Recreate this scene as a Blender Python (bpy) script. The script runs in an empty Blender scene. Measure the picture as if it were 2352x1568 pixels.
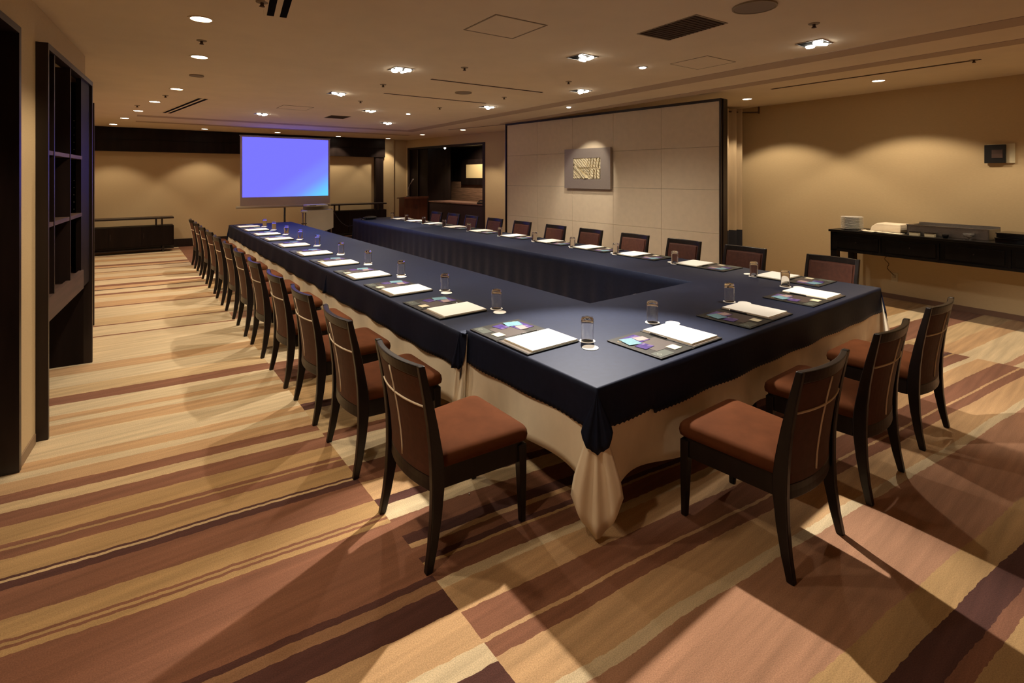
import bpy, bmesh, math, random
from math import sin, cos, pi, radians, sqrt
from mathutils import Vector, Matrix
random.seed(7)
S = bpy.context.scene
COL = S.collection

# ------------------------------------------------------------------ camera, world, exposure
YAW = .6465                       # the camera is turned this far clockwise from +Y
cam_d = bpy.data.cameras.new('camera'); cam = bpy.data.objects.new('camera', cam_d); COL.objects.link(cam)
cam.location = (0, 0, 1.70); cam.rotation_euler = (pi/2, 0, -YAW)
cam_d.sensor_width = 36; cam_d.lens = 36*1183/2352; cam_d.shift_y = -380/2352; cam_d.clip_start = .05
S.camera = cam
S.view_settings.view_transform = 'Standard'; S.view_settings.look = 'None'
S.view_settings.gamma = 1; S.view_settings.use_curve_mapping = False
S.view_settings.exposure = 0.12
w = bpy.data.worlds.new('world'); S.world = w; w.use_nodes = True
w.node_tree.nodes['Background'].inputs[0].default_value = (1, .85, .7, 1)
w.node_tree.nodes['Background'].inputs[1].default_value = 0.0
try:
    S.cycles.sample_clamp_indirect = 3.0
    S.cycles.max_bounces = 12; S.cycles.diffuse_bounces = 5
    S.cycles.caustics_reflective = False; S.cycles.caustics_refractive = False
except Exception: pass

WARM = (1, .80, .56); SPOTC = (1, .88, .72)
E_DOWN, E_WALL, E_UNIT, E_SINGLE = 100, 72, 230, 50     # watts
TABLE_Z = .70; CEIL = 2.80; CEIL_R = 2.89

# ------------------------------------------------------------------ materials
def mat(name, col, rough=.6, metal=0, spec=.5, sheen=0, **kw):
    m = bpy.data.materials.new(name); m.use_nodes = True
    b = m.node_tree.nodes['Principled BSDF']
    b.inputs['Base Color'].default_value = (*col, 1); b.inputs['Roughness'].default_value = rough
    b.inputs['Metallic'].default_value = metal; b.inputs['Specular IOR Level'].default_value = spec
    if sheen: b.inputs['Sheen Weight'].default_value = sheen; b.inputs['Sheen Roughness'].default_value = .5
    for k, v in kw.items(): b.inputs[k.replace('_', ' ')].default_value = v
    return m
def nodes(m): return m.node_tree.nodes, m.node_tree.links, m.node_tree.nodes['Principled BSDF']
def tint(m, col, amt=.25, scale=8, stretch=(1, 1, 1), detail=4, bump=0, bscale=None, bdist=.002):
    """break the flat colour up with a noise, optionally with a bump"""
    N, L, b = nodes(m)
    tc = N.new('ShaderNodeTexCoord'); mp = N.new('ShaderNodeMapping'); mp.inputs['Scale'].default_value = stretch
    L.new(tc.outputs['Object'], mp.inputs['Vector'])
    n = N.new('ShaderNodeTexNoise'); n.inputs['Scale'].default_value = scale; n.inputs['Detail'].default_value = detail
    L.new(mp.outputs[0], n.inputs['Vector'])
    r = N.new('ShaderNodeValToRGB')
    c = [max(0, x*(1-amt)) for x in col]; d = [min(1, x*(1+amt)) for x in col]
    r.color_ramp.elements[0].position = .3; r.color_ramp.elements[0].color = (*c, 1)
    r.color_ramp.elements[1].position = .7; r.color_ramp.elements[1].color = (*d, 1)
    L.new(n.outputs[0], r.inputs[0]); L.new(r.outputs[0], b.inputs['Base Color'])
    if bump:
        n2 = n
        if bscale:
            n2 = N.new('ShaderNodeTexNoise'); n2.inputs['Scale'].default_value = bscale; L.new(mp.outputs[0], n2.inputs['Vector'])
        bp = N.new('ShaderNodeBump'); bp.inputs['Strength'].default_value = bump; bp.inputs['Distance'].default_value = bdist
        L.new(n2.outputs[0], bp.inputs['Height']); L.new(bp.outputs[0], b.inputs['Normal'])
    return m
def tmat(name, col, rough=.6, amt=.2, scale=8, stretch=(1, 1, 1), bump=0, bscale=None, bdist=.002, **kw):
    return tint(mat(name, col, rough, **kw), col, amt, scale, stretch, 4, bump, bscale, bdist)
def emis(name, col, s):
    m = bpy.data.materials.new(name); m.use_nodes = True; N = m.node_tree.nodes; N.clear()
    e = N.new('ShaderNodeEmission'); e.inputs[0].default_value = (*col, 1); e.inputs[1].default_value = s
    o = N.new('ShaderNodeOutputMaterial'); m.node_tree.links.new(e.outputs[0], o.inputs[0]); return m

M = {}
M['wall'] = tmat('woven_wall_covering', (.60, .46, .27), .85, .05, 30, (1, 1, 14), .15, 60, .001, spec=.2)
M['ceiling'] = tmat('ceiling_paint', (.78, .67, .51), .9, .03, 3, spec=.1)
M['ceiling_band'] = mat('ceiling_band_paint', (.48, .37, .28), .9, spec=.1)
M['espresso'] = tmat('espresso_wood', (.020, .012, .011), .38, .35, 14, (1, 1, .12), .1, spec=.4)
M['niche_wood'] = tmat('dark_niche_wood', (.013, .008, .007), .5, .3, 12, (1, 1, .1), spec=.12)
M['ebony'] = tmat('ebony_stain', (.005, .0045, .0045), .3, .3, 14, (1, 1, .12), spec=.25)
M['lip_wood'] = tmat('brown_lip_wood', (.075, .042, .032), .5, .3, 12, (.2, .2, 2))
M['chair_wood'] = tmat('chair_wood', (.011, .0075, .007), .34, .3, 20, (1, 1, .2), spec=.3)
M['suede'] = tmat('rust_suede', (.098, .032, .012), .8, .14, 9, (1, 1, 1), .2, 180, .001, spec=.05)
M['suede_back'] = tmat('brown_back_leather', (.085, .028, .016), .6, .15, 30, (1, 1, 1), .15, 160, .001, spec=.35)
M['cord'] = mat('cream_cord', (.85, .74, .58), .6)
M['navy'] = tmat('navy_damask', (.0085, .011, .026), .58, .16, 26, (1, 1, 1), .2, 300, .0006, spec=.30, Specular_Tint=(.45, .58, 1, 1))
M['white_cloth'] = tmat('cream_under_cloth', (.86, .76, .60), .85, .05, 9, (1, 1, .6), .35, 14, .006, spec=.15)
M['beech'] = mat('table_edge_wood', (.28, .18, .10), .5)
M['steel'] = mat('steel', (.55, .55, .56), .25, 1)
M['dull_steel'] = tmat('brushed_steel', (.30, .28, .27), .38, .15, 40, (1, 1, 8), metal=1)
M['black'] = mat('black_plastic', (.008, .008, .009), .35)
M['lacquer'] = mat('black_lacquer', (.004, .004, .005), .12)
M['white_plate'] = mat('white_china', (.80, .80, .78), .18)
M['paper'] = mat('white_paper', (.90, .89, .84), .7)
M['coaster'] = mat('white_card_coaster', (.88, .86, .80), .7)
M['folder'] = tmat('black_folder_leatherette', (.022, .020, .017), .55, .25, 60, bump=.1, bscale=300, bdist=.0005, spec=.25)
M['folder_edge'] = mat('brown_folder_lining', (.085, .055, .035), .6)
M['cream_card'] = mat('cream_card', (.66, .60, .42), .6)
M['blue_card'] = tmat('pale_blue_leaflet', (.15, .31, .38), .35, .18, 60)
M['pink_card'] = mat('pale_pink_leaflet', (.36, .26, .26), .4)
M['chocolate_card'] = mat('chocolate_insert', (.045, .028, .024), .6)
M['green_label'] = mat('dark_green_label', (.055, .065, .052), .5)
M['emblem'] = mat('grey_emblem', (.22, .23, .20), .5)
M['gold'] = mat('gold_print', (.25, .18, .08), .5)
M['beige_metal'] = tmat('beige_painted_metal', (.50, .45, .34), .5, .04, 5)
M['white_plastic'] = mat('white_plastic', (.62, .60, .55), .4)
M['lectern_wood'] = tmat('mahogany_veneer', (.105, .034, .020), .4, .3, 10, (1, 1, .12), spec=.4)
M['curtain'] = tmat('taupe_curtain', (.44, .33, .20), .8, .1, 10, (1, 1, .1))
M['curtain_hem'] = mat('black_curtain_hem', (.012, .012, .018), .8)
M['art_metal'] = tmat('brushed_art_frame', (.36, .31, .27), .42, .06, 30, (1, 1, 10), metal=.45)
M['screen_fabric'] = mat('screen_border_fabric', (.58, .50, .46), .8)
M['grille'] = mat('vent_brown', (.10, .07, .055), .9, spec=.05)
M['slot'] = mat('slot_black', (.008, .007, .006), .9, spec=.02)
M['trim_line'] = mat('hatch_trim', (.30, .24, .16), .8)
M['speaker_mesh'] = mat('speaker_mesh', (.24, .185, .14), .8)
M['lens'] = emis('lamp_lens', (1, .90, .70), 14)
M['lens_hot'] = emis('lamp_hot', (1, .93, .80), 30)
M['counter_top'] = tmat('counter_top', (.22, .12, .09), .35, .2, 10)
M['counter_front'] = mat('plum_counter_front', (.026, .013, .014), .5)
M['tan_panel'] = mat('tan_panel', (.62, .50, .27), .6)
M['wainscot'] = tmat('grained_back_panel', (.24, .135, .085), .55, .4, 6, (.5, .5, 9))
M['beige_base'] = mat('baseboard_tan', (.28, .19, .11), .7)
M['base_r'] = mat('baseboard_brown', (.20, .11, .07), .7)
M['glass_clear'] = mat('clear_glass', (1, 1, 1), .0, Transmission_Weight=1.0, IOR=1.34)
M['acrylic'] = mat('smoky_acrylic', (.75, .72, .70), .05, Transmission_Weight=.85, IOR=1.3)

def panel_mat():
    m = tmat('fabric_wall_panel', (.78, .65, .47), .8, .03, 12, spec=.25); return m
M['panel'] = panel_mat()

def leaflet_mat():
    m = mat('purple_leaflet', (.1, .07, .3), .3); N, L, b = nodes(m)
    tc = N.new('ShaderNodeTexCoord'); n = N.new('ShaderNodeTexVoronoi'); n.inputs['Scale'].default_value = 38
    L.new(tc.outputs['Object'], n.inputs['Vector']); r = N.new('ShaderNodeValToRGB'); e = r.color_ramp.elements
    e[0].position = .0; e[0].color = (.035, .022, .16, 1); e[1].position = 1; e[1].color = (.20, .15, .30, 1)
    x = e.new(.55); x.color = (.07, .04, .20, 1)
    L.new(n.outputs['Color'], r.inputs[0]); L.new(r.outputs[0], b.inputs['Base Color']); return m
M['purple'] = leaflet_mat()

def screen_mat():
    # what the projector throws on the screen: violet blue with a cyan lower right corner
    m = bpy.data.materials.new('projected_picture'); m.use_nodes = True; N = m.node_tree.nodes; L = m.node_tree.links; N.clear()
    tc = N.new('ShaderNodeTexCoord'); sp = N.new('ShaderNodeSeparateXYZ'); L.new(tc.outputs['Generated'], sp.inputs[0])
    a = N.new('ShaderNodeMath'); a.operation = 'MULTIPLY_ADD'; L.new(sp.outputs['Z'], a.inputs[0]); a.inputs[1].default_value = -1.0; L.new(sp.outputs['X'], a.inputs[2])
    r = N.new('ShaderNodeValToRGB'); r.color_ramp.interpolation = 'EASE'; e = r.color_ramp.elements
    e[0].position = .15; e[0].color = (.125, .116, 1.0, 1); e[1].position = .98; e[1].color = (.086, .42, 1.0, 1)
    x = e.new(.50); x.color = (.131, .160, 1.0, 1)
    L.new(a.outputs[0], r.inputs[0]); em = N.new('ShaderNodeEmission'); em.inputs[1].default_value = 1.5
    L.new(r.outputs[0], em.inputs[0]); o = N.new('ShaderNodeOutputMaterial'); L.new(em.outputs[0], o.inputs[0]); return m
M['screen'] = screen_mat()

def art_mat():
    m = mat('carved_plaster', (.72, .62, .40), .7); N, L, b = nodes(m)
    tc = N.new('ShaderNodeTexCoord'); wv = N.new('ShaderNodeTexWave'); wv.inputs['Scale'].default_value = 11; wv.inputs['Distortion'].default_value = 5
    wv.inputs['Detail'].default_value = 3; wv.bands_direction = 'DIAGONAL'
    L.new(tc.outputs['Object'], wv.inputs['Vector']); bp = N.new('ShaderNodeBump'); bp.inputs['Strength'].default_value = .7; bp.inputs['Distance'].default_value = .012
    L.new(wv.outputs[1], bp.inputs['Height']); L.new(bp.outputs[0], b.inputs['Normal']); return m
M['art'] = art_mat()

# carpet: woven in long widths with a seam at x = 1.05; every width has its own run of stripes
def carpet_mat():
    SAND = (.62, .49, .31); ORNG = (.53, .335, .175); GOLD = (.44, .275, .125); ROSE = (.235, .105, .062); PLUM = (.095, .040, .032); PINK = (.40, .215, .130); TAN = (.56, .40, .22)
    left = [(0, PLUM), (1.2, ROSE), (1.45, PLUM), (1.585, SAND), (1.68, ORNG), (1.86, PLUM), (1.975, (.30, .16, .085)), (2.035, PLUM), (2.065, ROSE), (2.49, GOLD), (2.525, ROSE), (2.545, GOLD), (2.552, ROSE), (2.575, GOLD), (2.70, ROSE),
            (2.895, PLUM), (2.951, TAN), (2.958, PLUM), (2.988, GOLD), (3.125, ROSE), (3.185, GOLD), (3.215, ROSE), (3.235, GOLD), (3.405, ROSE), (3.535, TAN), (3.650, ROSE), (3.750, ORNG), (3.89, SAND), (3.985, ORNG), (4.10, SAND), (4.445, ORNG)]
    left2 = [(4.45, ORNG), (4.60, SAND), (4.70, ORNG), (4.80, SAND), (5.03, ROSE), (5.18, TAN), (5.42, SAND), (5.72, ORNG), (5.97, SAND), (6.9, ROSE), (6.95, SAND), (7.4, ROSE), (7.47, TAN), (7.8, SAND)]
    left3 = []; t = 7.9; k = 0; rr = random.Random(11)
    while t < 15.5 and len(left3) < 31:
        left3.append((t, [SAND, ROSE, ORNG, SAND, TAN, ROSE, SAND, PLUM, ORNG, ROSE][k % 10])); t += [.55, .06, .30, .26, .22, .10, .36, .05, .22, .16][k % 10]*rr.uniform(.8, 1.2); k += 1
    t = 8.4; k = 0
    rr = random.Random(3)
    while t < 16 and len(left2) < 31:
        left2.append((t, [ROSE, SAND, ORNG, TAN, PLUM, ORNG][k % 6])); t += [.12, .45, .25, .5, .08, .4][k % 6]*rr.uniform(.7, 1.4)*(1 if t < 12 else .8); k += 1
    mid = [(0, PINK), (.30, PLUM), (.50, PINK), (.63, GOLD), (.71, ROSE), (.77, PLUM), (.875, GOLD), (1.0, PINK), (1.375, SAND), (1.437, ORNG), (1.615, ROSE), (1.675, ORNG), (1.695, ROSE), (1.835, ORNG), (1.98, SAND), (2.03, ROSE),
           (2.13, GOLD), (2.15, PLUM), (2.19, ROSE), (2.26, ORNG), (2.29, PLUM), (2.36, ROSE), (2.50, SAND), (2.62, PLUM), (2.70, ORNG), (2.9, ROSE), (3.1, SAND), (3.45, ROSE), (3.6, TAN), (4.0, PLUM), (4.12, GOLD)]
    far = []; t = 0; k = 0
    while t < 16 and len(far) < 31:
        far.append((t, [SAND, ORNG, TAN, ROSE, SAND, GOLD, ORNG, SAND, PINK][k % 9])); t += rr.uniform(.12, .6); k += 1
    m = mat('striped_carpet', SAND, .95, spec=.05, sheen=.1); N, L, b = nodes(m)
    tc = N.new('ShaderNodeTexCoord'); sp = N.new('ShaderNodeSeparateXYZ'); L.new(tc.outputs['Object'], sp.inputs[0])
    def math_(op, a, b_=None, c=None):
        n = N.new('ShaderNodeMath'); n.operation = op
        for i, v in enumerate((a, b_, c)):
            if v is None: continue
            if isinstance(v, (int, float)): n.inputs[i].default_value = v
            else: L.new(v, n.inputs[i])
        return n.outputs[0]
    def noise(scale, st, detail=2):
        mp = N.new('ShaderNodeMapping'); mp.inputs['Scale'].default_value = st; L.new(tc.outputs['Object'], mp.inputs[0])
        n = N.new('ShaderNodeTexNoise'); n.inputs['Scale'].default_value = scale; n.inputs['Detail'].default_value = detail; L.new(mp.outputs[0], n.inputs['Vector']); return n.outputs[0]
    X, Y = sp.outputs['X'], sp.outputs['Y']
    t0 = math_('MULTIPLY_ADD', X, .12, Y)
    wob = math_('MULTIPLY', math_('SUBTRACT', noise(.8, (1, .8, 1)), .5), .09)
    fine = math_('MULTIPLY', math_('SUBTRACT', noise(22, (1, .3, 1)), .5), .016)
    t_ = math_('ADD', math_('ADD', t0, wob), fine)
    def ramp(lst, lo, hi):
        r = N.new('ShaderNodeValToRGB'); cr = r.color_ramp; cr.interpolation = 'CONSTANT'
        for i, (p, c) in enumerate(lst[:31]):
            q = min(1, max(0, (p-lo)/(hi-lo)))
            if i < 2: e = cr.elements[i]; e.position = q
            else: e = cr.elements.new(q)
            e.color = (*c, 1)
        f = math_('DIVIDE', math_('SUBTRACT', t_, lo), hi-lo)
        L.new(f, r.inputs[0]); return r.outputs[0]
    def mix(fac, a, b_):
        n = N.new('ShaderNodeMix'); n.data_type = 'RGBA'; L.new(fac, n.inputs['Factor']); L.new(a, n.inputs['A']); L.new(b_, n.inputs['B']); return n.outputs['Result']
    xs = math_('ADD', X, math_('MULTIPLY', math_('SUBTRACT', noise(30, (1, 1, 1)), .5), .006))
    l12 = mix(math_('GREATER_THAN', t_, 4.5), ramp(left, 0, 4.5), ramp(left2, 4.4, 16))
    l12 = mix(math_('GREATER_THAN', t_, 8.0), l12, ramp(left3, 7.8, 15.5))
    md = mix(math_('GREATER_THAN', t_, 4.5), ramp(mid, 0, 4.5), ramp(far, 0, 16))
    c = mix(math_('GREATER_THAN', xs, 1.05), l12, md)
    c = mix(math_('GREATER_THAN', xs, 6.35), c, ramp([(q*.55, d) for q, d in far], 0, 16))
    # streaks inside each stripe, then pile grain
    g = N.new('ShaderNodeMix'); g.data_type = 'RGBA'; g.blend_type = 'MULTIPLY'; g.inputs['Factor'].default_value = 1
    st = N.new('ShaderNodeValToRGB'); st.color_ramp.elements[0].position = .3; st.color_ramp.elements[0].color = (.80, .80, .80, 1); st.color_ramp.elements[1].position = .7; st.color_ramp.elements[1].color = (1.12, 1.12, 1.12, 1)
    L.new(noise(6, (.25, 4, 1), 4), st.inputs[0]); L.new(c, g.inputs['A']); L.new(st.outputs[0], g.inputs['B'])
    g2 = N.new('ShaderNodeMix'); g2.data_type = 'RGBA'; g2.blend_type = 'MULTIPLY'; g2.inputs['Factor'].default_value = 1
    st2 = N.new('ShaderNodeValToRGB'); st2.color_ramp.elements[0].position = .35; st2.color_ramp.elements[0].color = (.84, .84, .84, 1); st2.color_ramp.elements[1].position = .65; st2.color_ramp.elements[1].color = (1.1, 1.1, 1.1, 1)
    pile = noise(210, (1, 1, 1), 2); L.new(pile, st2.inputs[0]); L.new(g.outputs['Result'], g2.inputs['A']); L.new(st2.outputs[0], g2.inputs['B'])
    L.new(g2.outputs['Result'], b.inputs['Base Color'])
    bp = N.new('ShaderNodeBump'); bp.inputs['Strength'].default_value = .35; bp.inputs['Distance'].default_value = .004; L.new(pile, bp.inputs['Height']); L.new(bp.outputs[0], b.inputs['Normal'])
    return m
M['carpet'] = carpet_mat()

# ------------------------------------------------------------------ mesh helpers
def BM(): return bmesh.new()
def obj(name, bm, m, parent=None, smooth=False, bevel=0, seg=2, loc=None, rotz=None):
    me = bpy.data.meshes.new(name)
    bmesh.ops.recalc_face_normals(bm, faces=bm.faces[:])
    bm.to_mesh(me); bm.free()
    if smooth:
        for p in me.polygons: p.use_smooth = True
    o = bpy.data.objects.new(name, me); COL.objects.link(o)
    if isinstance(m, (list, tuple)):
        for x in m: me.materials.append(x)
    elif m: me.materials.append(m)
    if parent: o.parent = parent
    if loc is not None: o.location = loc
    if rotz is not None: o.rotation_euler = (0, 0, rotz)
    if bevel:
        b = o.modifiers.new('bevel', 'BEVEL'); b.width = bevel; b.segments = seg; b.limit_method = 'ANGLE'; b.angle_limit = radians(40)
        if smooth: pass
    return o
def box(bm, x0, x1, y0, y1, z0, z1, mi=0):
    v = [bm.verts.new(p) for p in ((x0,y0,z0),(x1,y0,z0),(x1,y1,z0),(x0,y1,z0),(x0,y0,z1),(x1,y0,z1),(x1,y1,z1),(x0,y1,z1))]
    for f in ((0,3,2,1),(4,5,6,7),(0,1,5,4),(1,2,6,5),(2,3,7,6),(3,0,4,7)):
        q = bm.faces.new([v[i] for i in f]); q.material_index = mi
    return bm
def B(*a): return box(BM(), *a)
def prism(bm, pts, z0, z1):
    n = len(pts); a = [bm.verts.new((*p, z0)) for p in pts]; b = [bm.verts.new((*p, z1)) for p in pts]
    bm.faces.new(a[::-1]); bm.faces.new(b)
    for i in range(n): bm.faces.new((a[i], a[(i+1) % n], b[(i+1) % n], b[i]))
    return bm
def loft(bm, rings, cap=True, closed=True):
    R = [[bm.verts.new(p) for p in r] for r in rings]; n = len(R[0])
    for a, b in zip(R, R[1:]):
        for i in range(n if closed else n-1): bm.faces.new((a[i], a[(i+1) % n], b[(i+1) % n], b[i]))
    if cap: bm.faces.new(R[0][::-1]); bm.faces.new(R[-1])
    return R
def lathe(bm, prof, c=(0, 0, 0), seg=24, close=False):
    rings = []
    for r, z in prof: rings.append([(c[0]+r*cos(2*pi*i/seg), c[1]+r*sin(2*pi*i/seg), c[2]+z) for i in range(seg)] if r > 1e-6 else None)
    prev = None; first = None
    for (r, z), ring in zip(prof, rings):
        cur = [bm.verts.new(p) for p in ring] if ring else [bm.verts.new((c[0], c[1], c[2]+z))]
        if prev:
            for i in range(seg):
                j = (i+1) % seg
                if len(prev) == 1 and len(cur) > 1: bm.faces.new((prev[0], cur[i], cur[j]))
                elif len(cur) == 1 and len(prev) > 1: bm.faces.new((prev[i], prev[j], cur[0]))
                elif len(cur) > 1: bm.faces.new((prev[i], prev[j], cur[j], cur[i]))
        else: first = cur
        prev = cur
    if close and len(first) > 1 and len(prev) > 1:
        for i in range(seg): bm.faces.new((prev[i], prev[(i+1) % seg], first[(i+1) % seg], first[i]))
    return bm
def tube(bm, pts, r, seg=8, cap=True):
    pts = [Vector(p) for p in pts]; rings = []
    rs = r if isinstance(r, (list, tuple)) else [r]*len(pts)
    for i, p in enumerate(pts):
        d = (pts[min(i+1, len(pts)-1)]-pts[max(i-1, 0)]).normalized()
        u = d.cross(Vector((0, 0, 1)));
        if u.length < .05: u = d.cross(Vector((1, 0, 0)))
        u.normalize(); v = d.cross(u)
        rings.append([tuple(p+rs[i]*(cos(2*pi*k/seg)*u+sin(2*pi*k/seg)*v)) for k in range(seg)])
    loft(bm, rings, cap); return bm
def cyl(bm, x, y, z0, z1, r, seg=20): return lathe(bm, [(0, z0), (r, z0), (r, z1), (0, z1)], (x, y, 0), seg)
def curve_pts(P, n=8):
    P = [Vector(p) for p in P]; out = []
    for i in range(len(P)-1):
        p0 = P[max(i-1, 0)]; p1 = P[i]; p2 = P[i+1]; p3 = P[min(i+2, len(P)-1)]
        for k in range(n):
            t = k/n; out.append(.5*((2*p1)+(p2-p0)*t+(2*p0-5*p1+4*p2-p3)*t*t+(3*p1-p0-3*p2+p3)*t**3))
    out.append(P[-1]); return out

def tag(o, label, cat, group=None, kind=None):
    o['label'] = label; o['category'] = cat
    if group: o['group'] = group
    if kind: o['kind'] = kind
    return o
def thing(name, label, cat, loc=(0, 0, 0), rotz=0, group=None):
    o = bpy.data.objects.new(name, None); COL.objects.link(o); o.location = loc; o.rotation_euler = (0, 0, rotz); o.empty_display_size = .1
    return tag(o, label, cat, group)
def struct(name, bm, m, **k):
    o = obj(name, bm, m, **k); o['kind'] = 'structure'; return o
def copy_tree(o, parent=None):
    c = o.copy(); COL.objects.link(c)
    if parent: c.parent = parent
    for ch in list(o.children): copy_tree(ch, c)
    return c
def place(proto, used, loc, rotz, label, group=None):
    if not used: o = proto; used.append(1)
    else: o = copy_tree(proto)
    o.location = loc; o.rotation_euler = (0, 0, rotz); o['label'] = label
    if group: o['group'] = group
    return o
ORD = ['first', 'second', 'third', 'fourth', 'fifth', 'sixth', 'seventh', 'eighth', 'ninth', 'tenth', 'eleventh', 'twelfth', 'thirteenth']

def spot(name, loc, energy, size, blend, col, target=None, radius=.03, parent=None):
    d = bpy.data.lights.new(name, 'SPOT'); d.energy = energy; d.spot_size = radians(size); d.spot_blend = blend; d.color = col; d.shadow_soft_size = radius
    o = bpy.data.objects.new(name, d); COL.objects.link(o); o.location = loc
    t = Vector(target if target else (loc[0], loc[1], 0)) - Vector(loc)
    o.rotation_euler = t.to_track_quat('-Z', 'Y').to_euler()
    if parent:
        o.parent = parent; o.matrix_parent_inverse = Matrix.Translation(-Vector(parent.location))
    return o

# ------------------------------------------------------------------ the room
def lw(y): return -.477 + .1*(y-4.17)            # near left wall
def rwx(y): return 8.39 + .104*(y-1.2)           # right wall
struct('floor', prism(BM(), [(-1.6, -3.2), (9.6, -3.2), (10.2, 15.2), (-1.8, 15.2)], -.12, 0), M['carpet'])
gx = lambda y: 5.80 + .069*y
struct('ceiling', prism(BM(), [(-1.8, -3.2), (gx(-3.2)+.09, -3.2), (gx(8.8)+.09, 8.8), (10, 8.8), (10, 15.2), (-1.8, 15.2)], CEIL, CEIL+.25), M['ceiling'])
struct('ceiling', prism(BM(), [(gx(-3.2)+.09, -3.2), (9.6, -3.2), (10, 8.8), (gx(8.8)+.09, 8.8)], CEIL_R, CEIL_R+.2), M['ceiling'])
# flush darker bands that run down the right side and across the far end
b1 = lambda y: 5.05 + .048*y
struct('trim_1', prism(BM(), [(b1(-3)-.14, -3), (b1(-3)+.14, -3), (b1(11.75)+.14, 11.75), (.2, 11.75), (.2, 11.45), (b1(11.45)-.14, 11.45)], CEIL-.004, CEIL+.01), M['ceiling_band'])
struct('trim_2', prism(BM(), [(gx(-3)-.12, -3), (gx(-3)+.09, -3), (gx(8.75)+.09, 8.75), (gx(8.75)-.12, 8.75)], CEIL-.004, CEIL+.01), M['ceiling_band'])
struct('trim_3', prism(BM(), [(.2, 12.7), (6.2, 12.7), (6.2, 12.95), (.2, 12.95)], CEIL-.004, CEIL+.01), M['ceiling_band'])
# far wall with its dark band and post, left and right walls
struct('wall_far', B(-1.8, 7.4, 14.7, 14.9, 0, CEIL), M['wall'])
bm = BM(); box(bm, -1.3, 6.24, 14.56, 14.70, 2.26, CEIL); box(bm, -1.3, 6.24, 14.545, 14.56, 2.52, 2.53)
struct('trim_4', bm, M['niche_wood'])
struct('trim_5', B(5.95, 6.20, 14.585, 14.70, 0, 2.26), M['espresso'])
struct('baseboard_far', B(-1.0, 5.95, 14.67, 14.70, 0, .19), M['espresso'])
struct('wall_far_pilaster', B(6.20, 6.55, 14.62, 14.70, 0, CEIL), M['wall'])
def wall_seg(bm, a, b, th, z0, z1, side=1):
    ax, ay = a; bx, by = b; d = Vector((bx-ax, by-ay)).normalized(); n = Vector((d.y, -d.x))*side*th
    prism(bm, [(ax, ay), (bx, by), (bx+n.x, by+n.y), (ax+n.x, ay+n.y)], z0, z1)
# left wall: near niche (y 2.5-4.1), pier, shelving recess (y 4.47-6.08), then a wall that swings away
bm = BM()
wall_seg(bm, (lw(-3.2), -3.2), (lw(2.5), 2.5), .5, 0, CEIL, -1)
wall_seg(bm, (lw(2.5), 2.5), (lw(4.10), 4.10), .5, 2.56, CEIL, -1)
wall_seg(bm, (lw(4.10), 4.10), (lw(4.47), 4.47), .5, 0, CEIL, -1)
wall_seg(bm, (lw(4.47), 4.47), (lw(6.12), 6.12), .5, 2.54, CEIL, -1)
wall_seg(bm, (lw(2.4)-.55, 2.4), (lw(6.14)-.55, 6.14), .1, 0, CEIL, -1)
wall_seg(bm, (-.35, 6.14), (-1.15, 14.75), .2, 0, CEIL, -1)
prism(bm, [(lw(6.09), 6.09), (lw(6.14), 6.145), (-1.0, 6.145), (-1.0, 6.09)], 0, CEIL)
struct('wall_left', bm, M['wall'])
bm = BM(); wall_seg(bm, (lw(4.10)+.008, 4.10), (lw(4.43)+.008, 4.43), .01, 0, .065, -1)
struct('baseboard_left', bm, M['beige_base'])
bm = BM(); wall_seg(bm, (rwx(-3.2), -3.2), (rwx(9.2), 9.2), .2, 0, CEIL_R+.05, 1)
struct('wall_right', bm, M['wall'])
bm = BM(); wall_seg(bm, (rwx(-3.2)-.012, -3.2), (rwx(9.0)-.012, 9.0), .012, 0, .065, 1)
struct('baseboard_right', bm, M['base_r'])
struct('wall_back', B(-1.6, 9.6, -3.4, -3.2, 0, CEIL_R+.05), M['wall'])
# side wall behind the right table, with the bar niche
A0, A1 = (7.0, 14.7), (7.45, 8.9)
def swx(y): return A0[0] + (A1[0]-A0[0])*(14.7-y)/5.8
bm = BM()
wall_seg(bm, (swx(8.9), 8.9), (swx(10.80), 10.80), .25, 0, CEIL, 1)
wall_seg(bm, (swx(10.80), 10.80), (swx(14.62), 14.62), .12, 2.56, CEIL, 1)
wall_seg(bm, (swx(14.62), 14.62), (swx(14.72), 14.72), .25, 0, CEIL, 1)
prism(bm, [(swx(8.9), 8.9), (9.4, 8.9), (9.4, 9.15), (swx(9.15), 9.15)], 0, CEIL)
struct('wall_side', bm, M['wall'])
bm = BM()
box(bm, 8.62, 8.72, 10.3, 15.2, 0, 2.65)                    # back of the niche
box(bm, 7.56, 8.62, 10.55, 10.70, 0, 2.65)
box(bm, 7.02, 8.62, 14.64, 14.74, 0, 2.65)
prism(bm, [(7.37, 10.80), (8.7, 10.6), (8.7, 14.7), (7.09, 14.7)], 2.57, 2.62)
prism(bm, [(7.13, 13.55), (7.9, 13.55), (7.9, 14.64), (7.05, 14.64)], 0, 2.57)   # closed panels on the left
struct('wall_niche', bm, M['niche_wood'])
bm = BM()
wall_seg(bm, (swx(10.80)-.012, 10.80), (swx(10.90)-.012, 10.90), .14, 0, 2.56, 1)
wall_seg(bm, (swx(14.50)-.012, 14.50), (swx(14.62)-.012, 14.62), .14, 0, 2.56, 1)
wall_seg(bm, (swx(10.90)-.012, 10.90), (swx(14.50)-.012, 14.50), .14, 2.50, 2.56, 1)
wall_seg(bm, (swx(14.02)-.006, 14.02), (swx(14.05)-.006, 14.05), .10, 0, 2.5, 1)
struct('trim_6', bm, M['espresso'])
struct('trim_7', B(8.56, 8.62, 10.70, 14.64, .90, 1.52), M['wainscot'])

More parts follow.
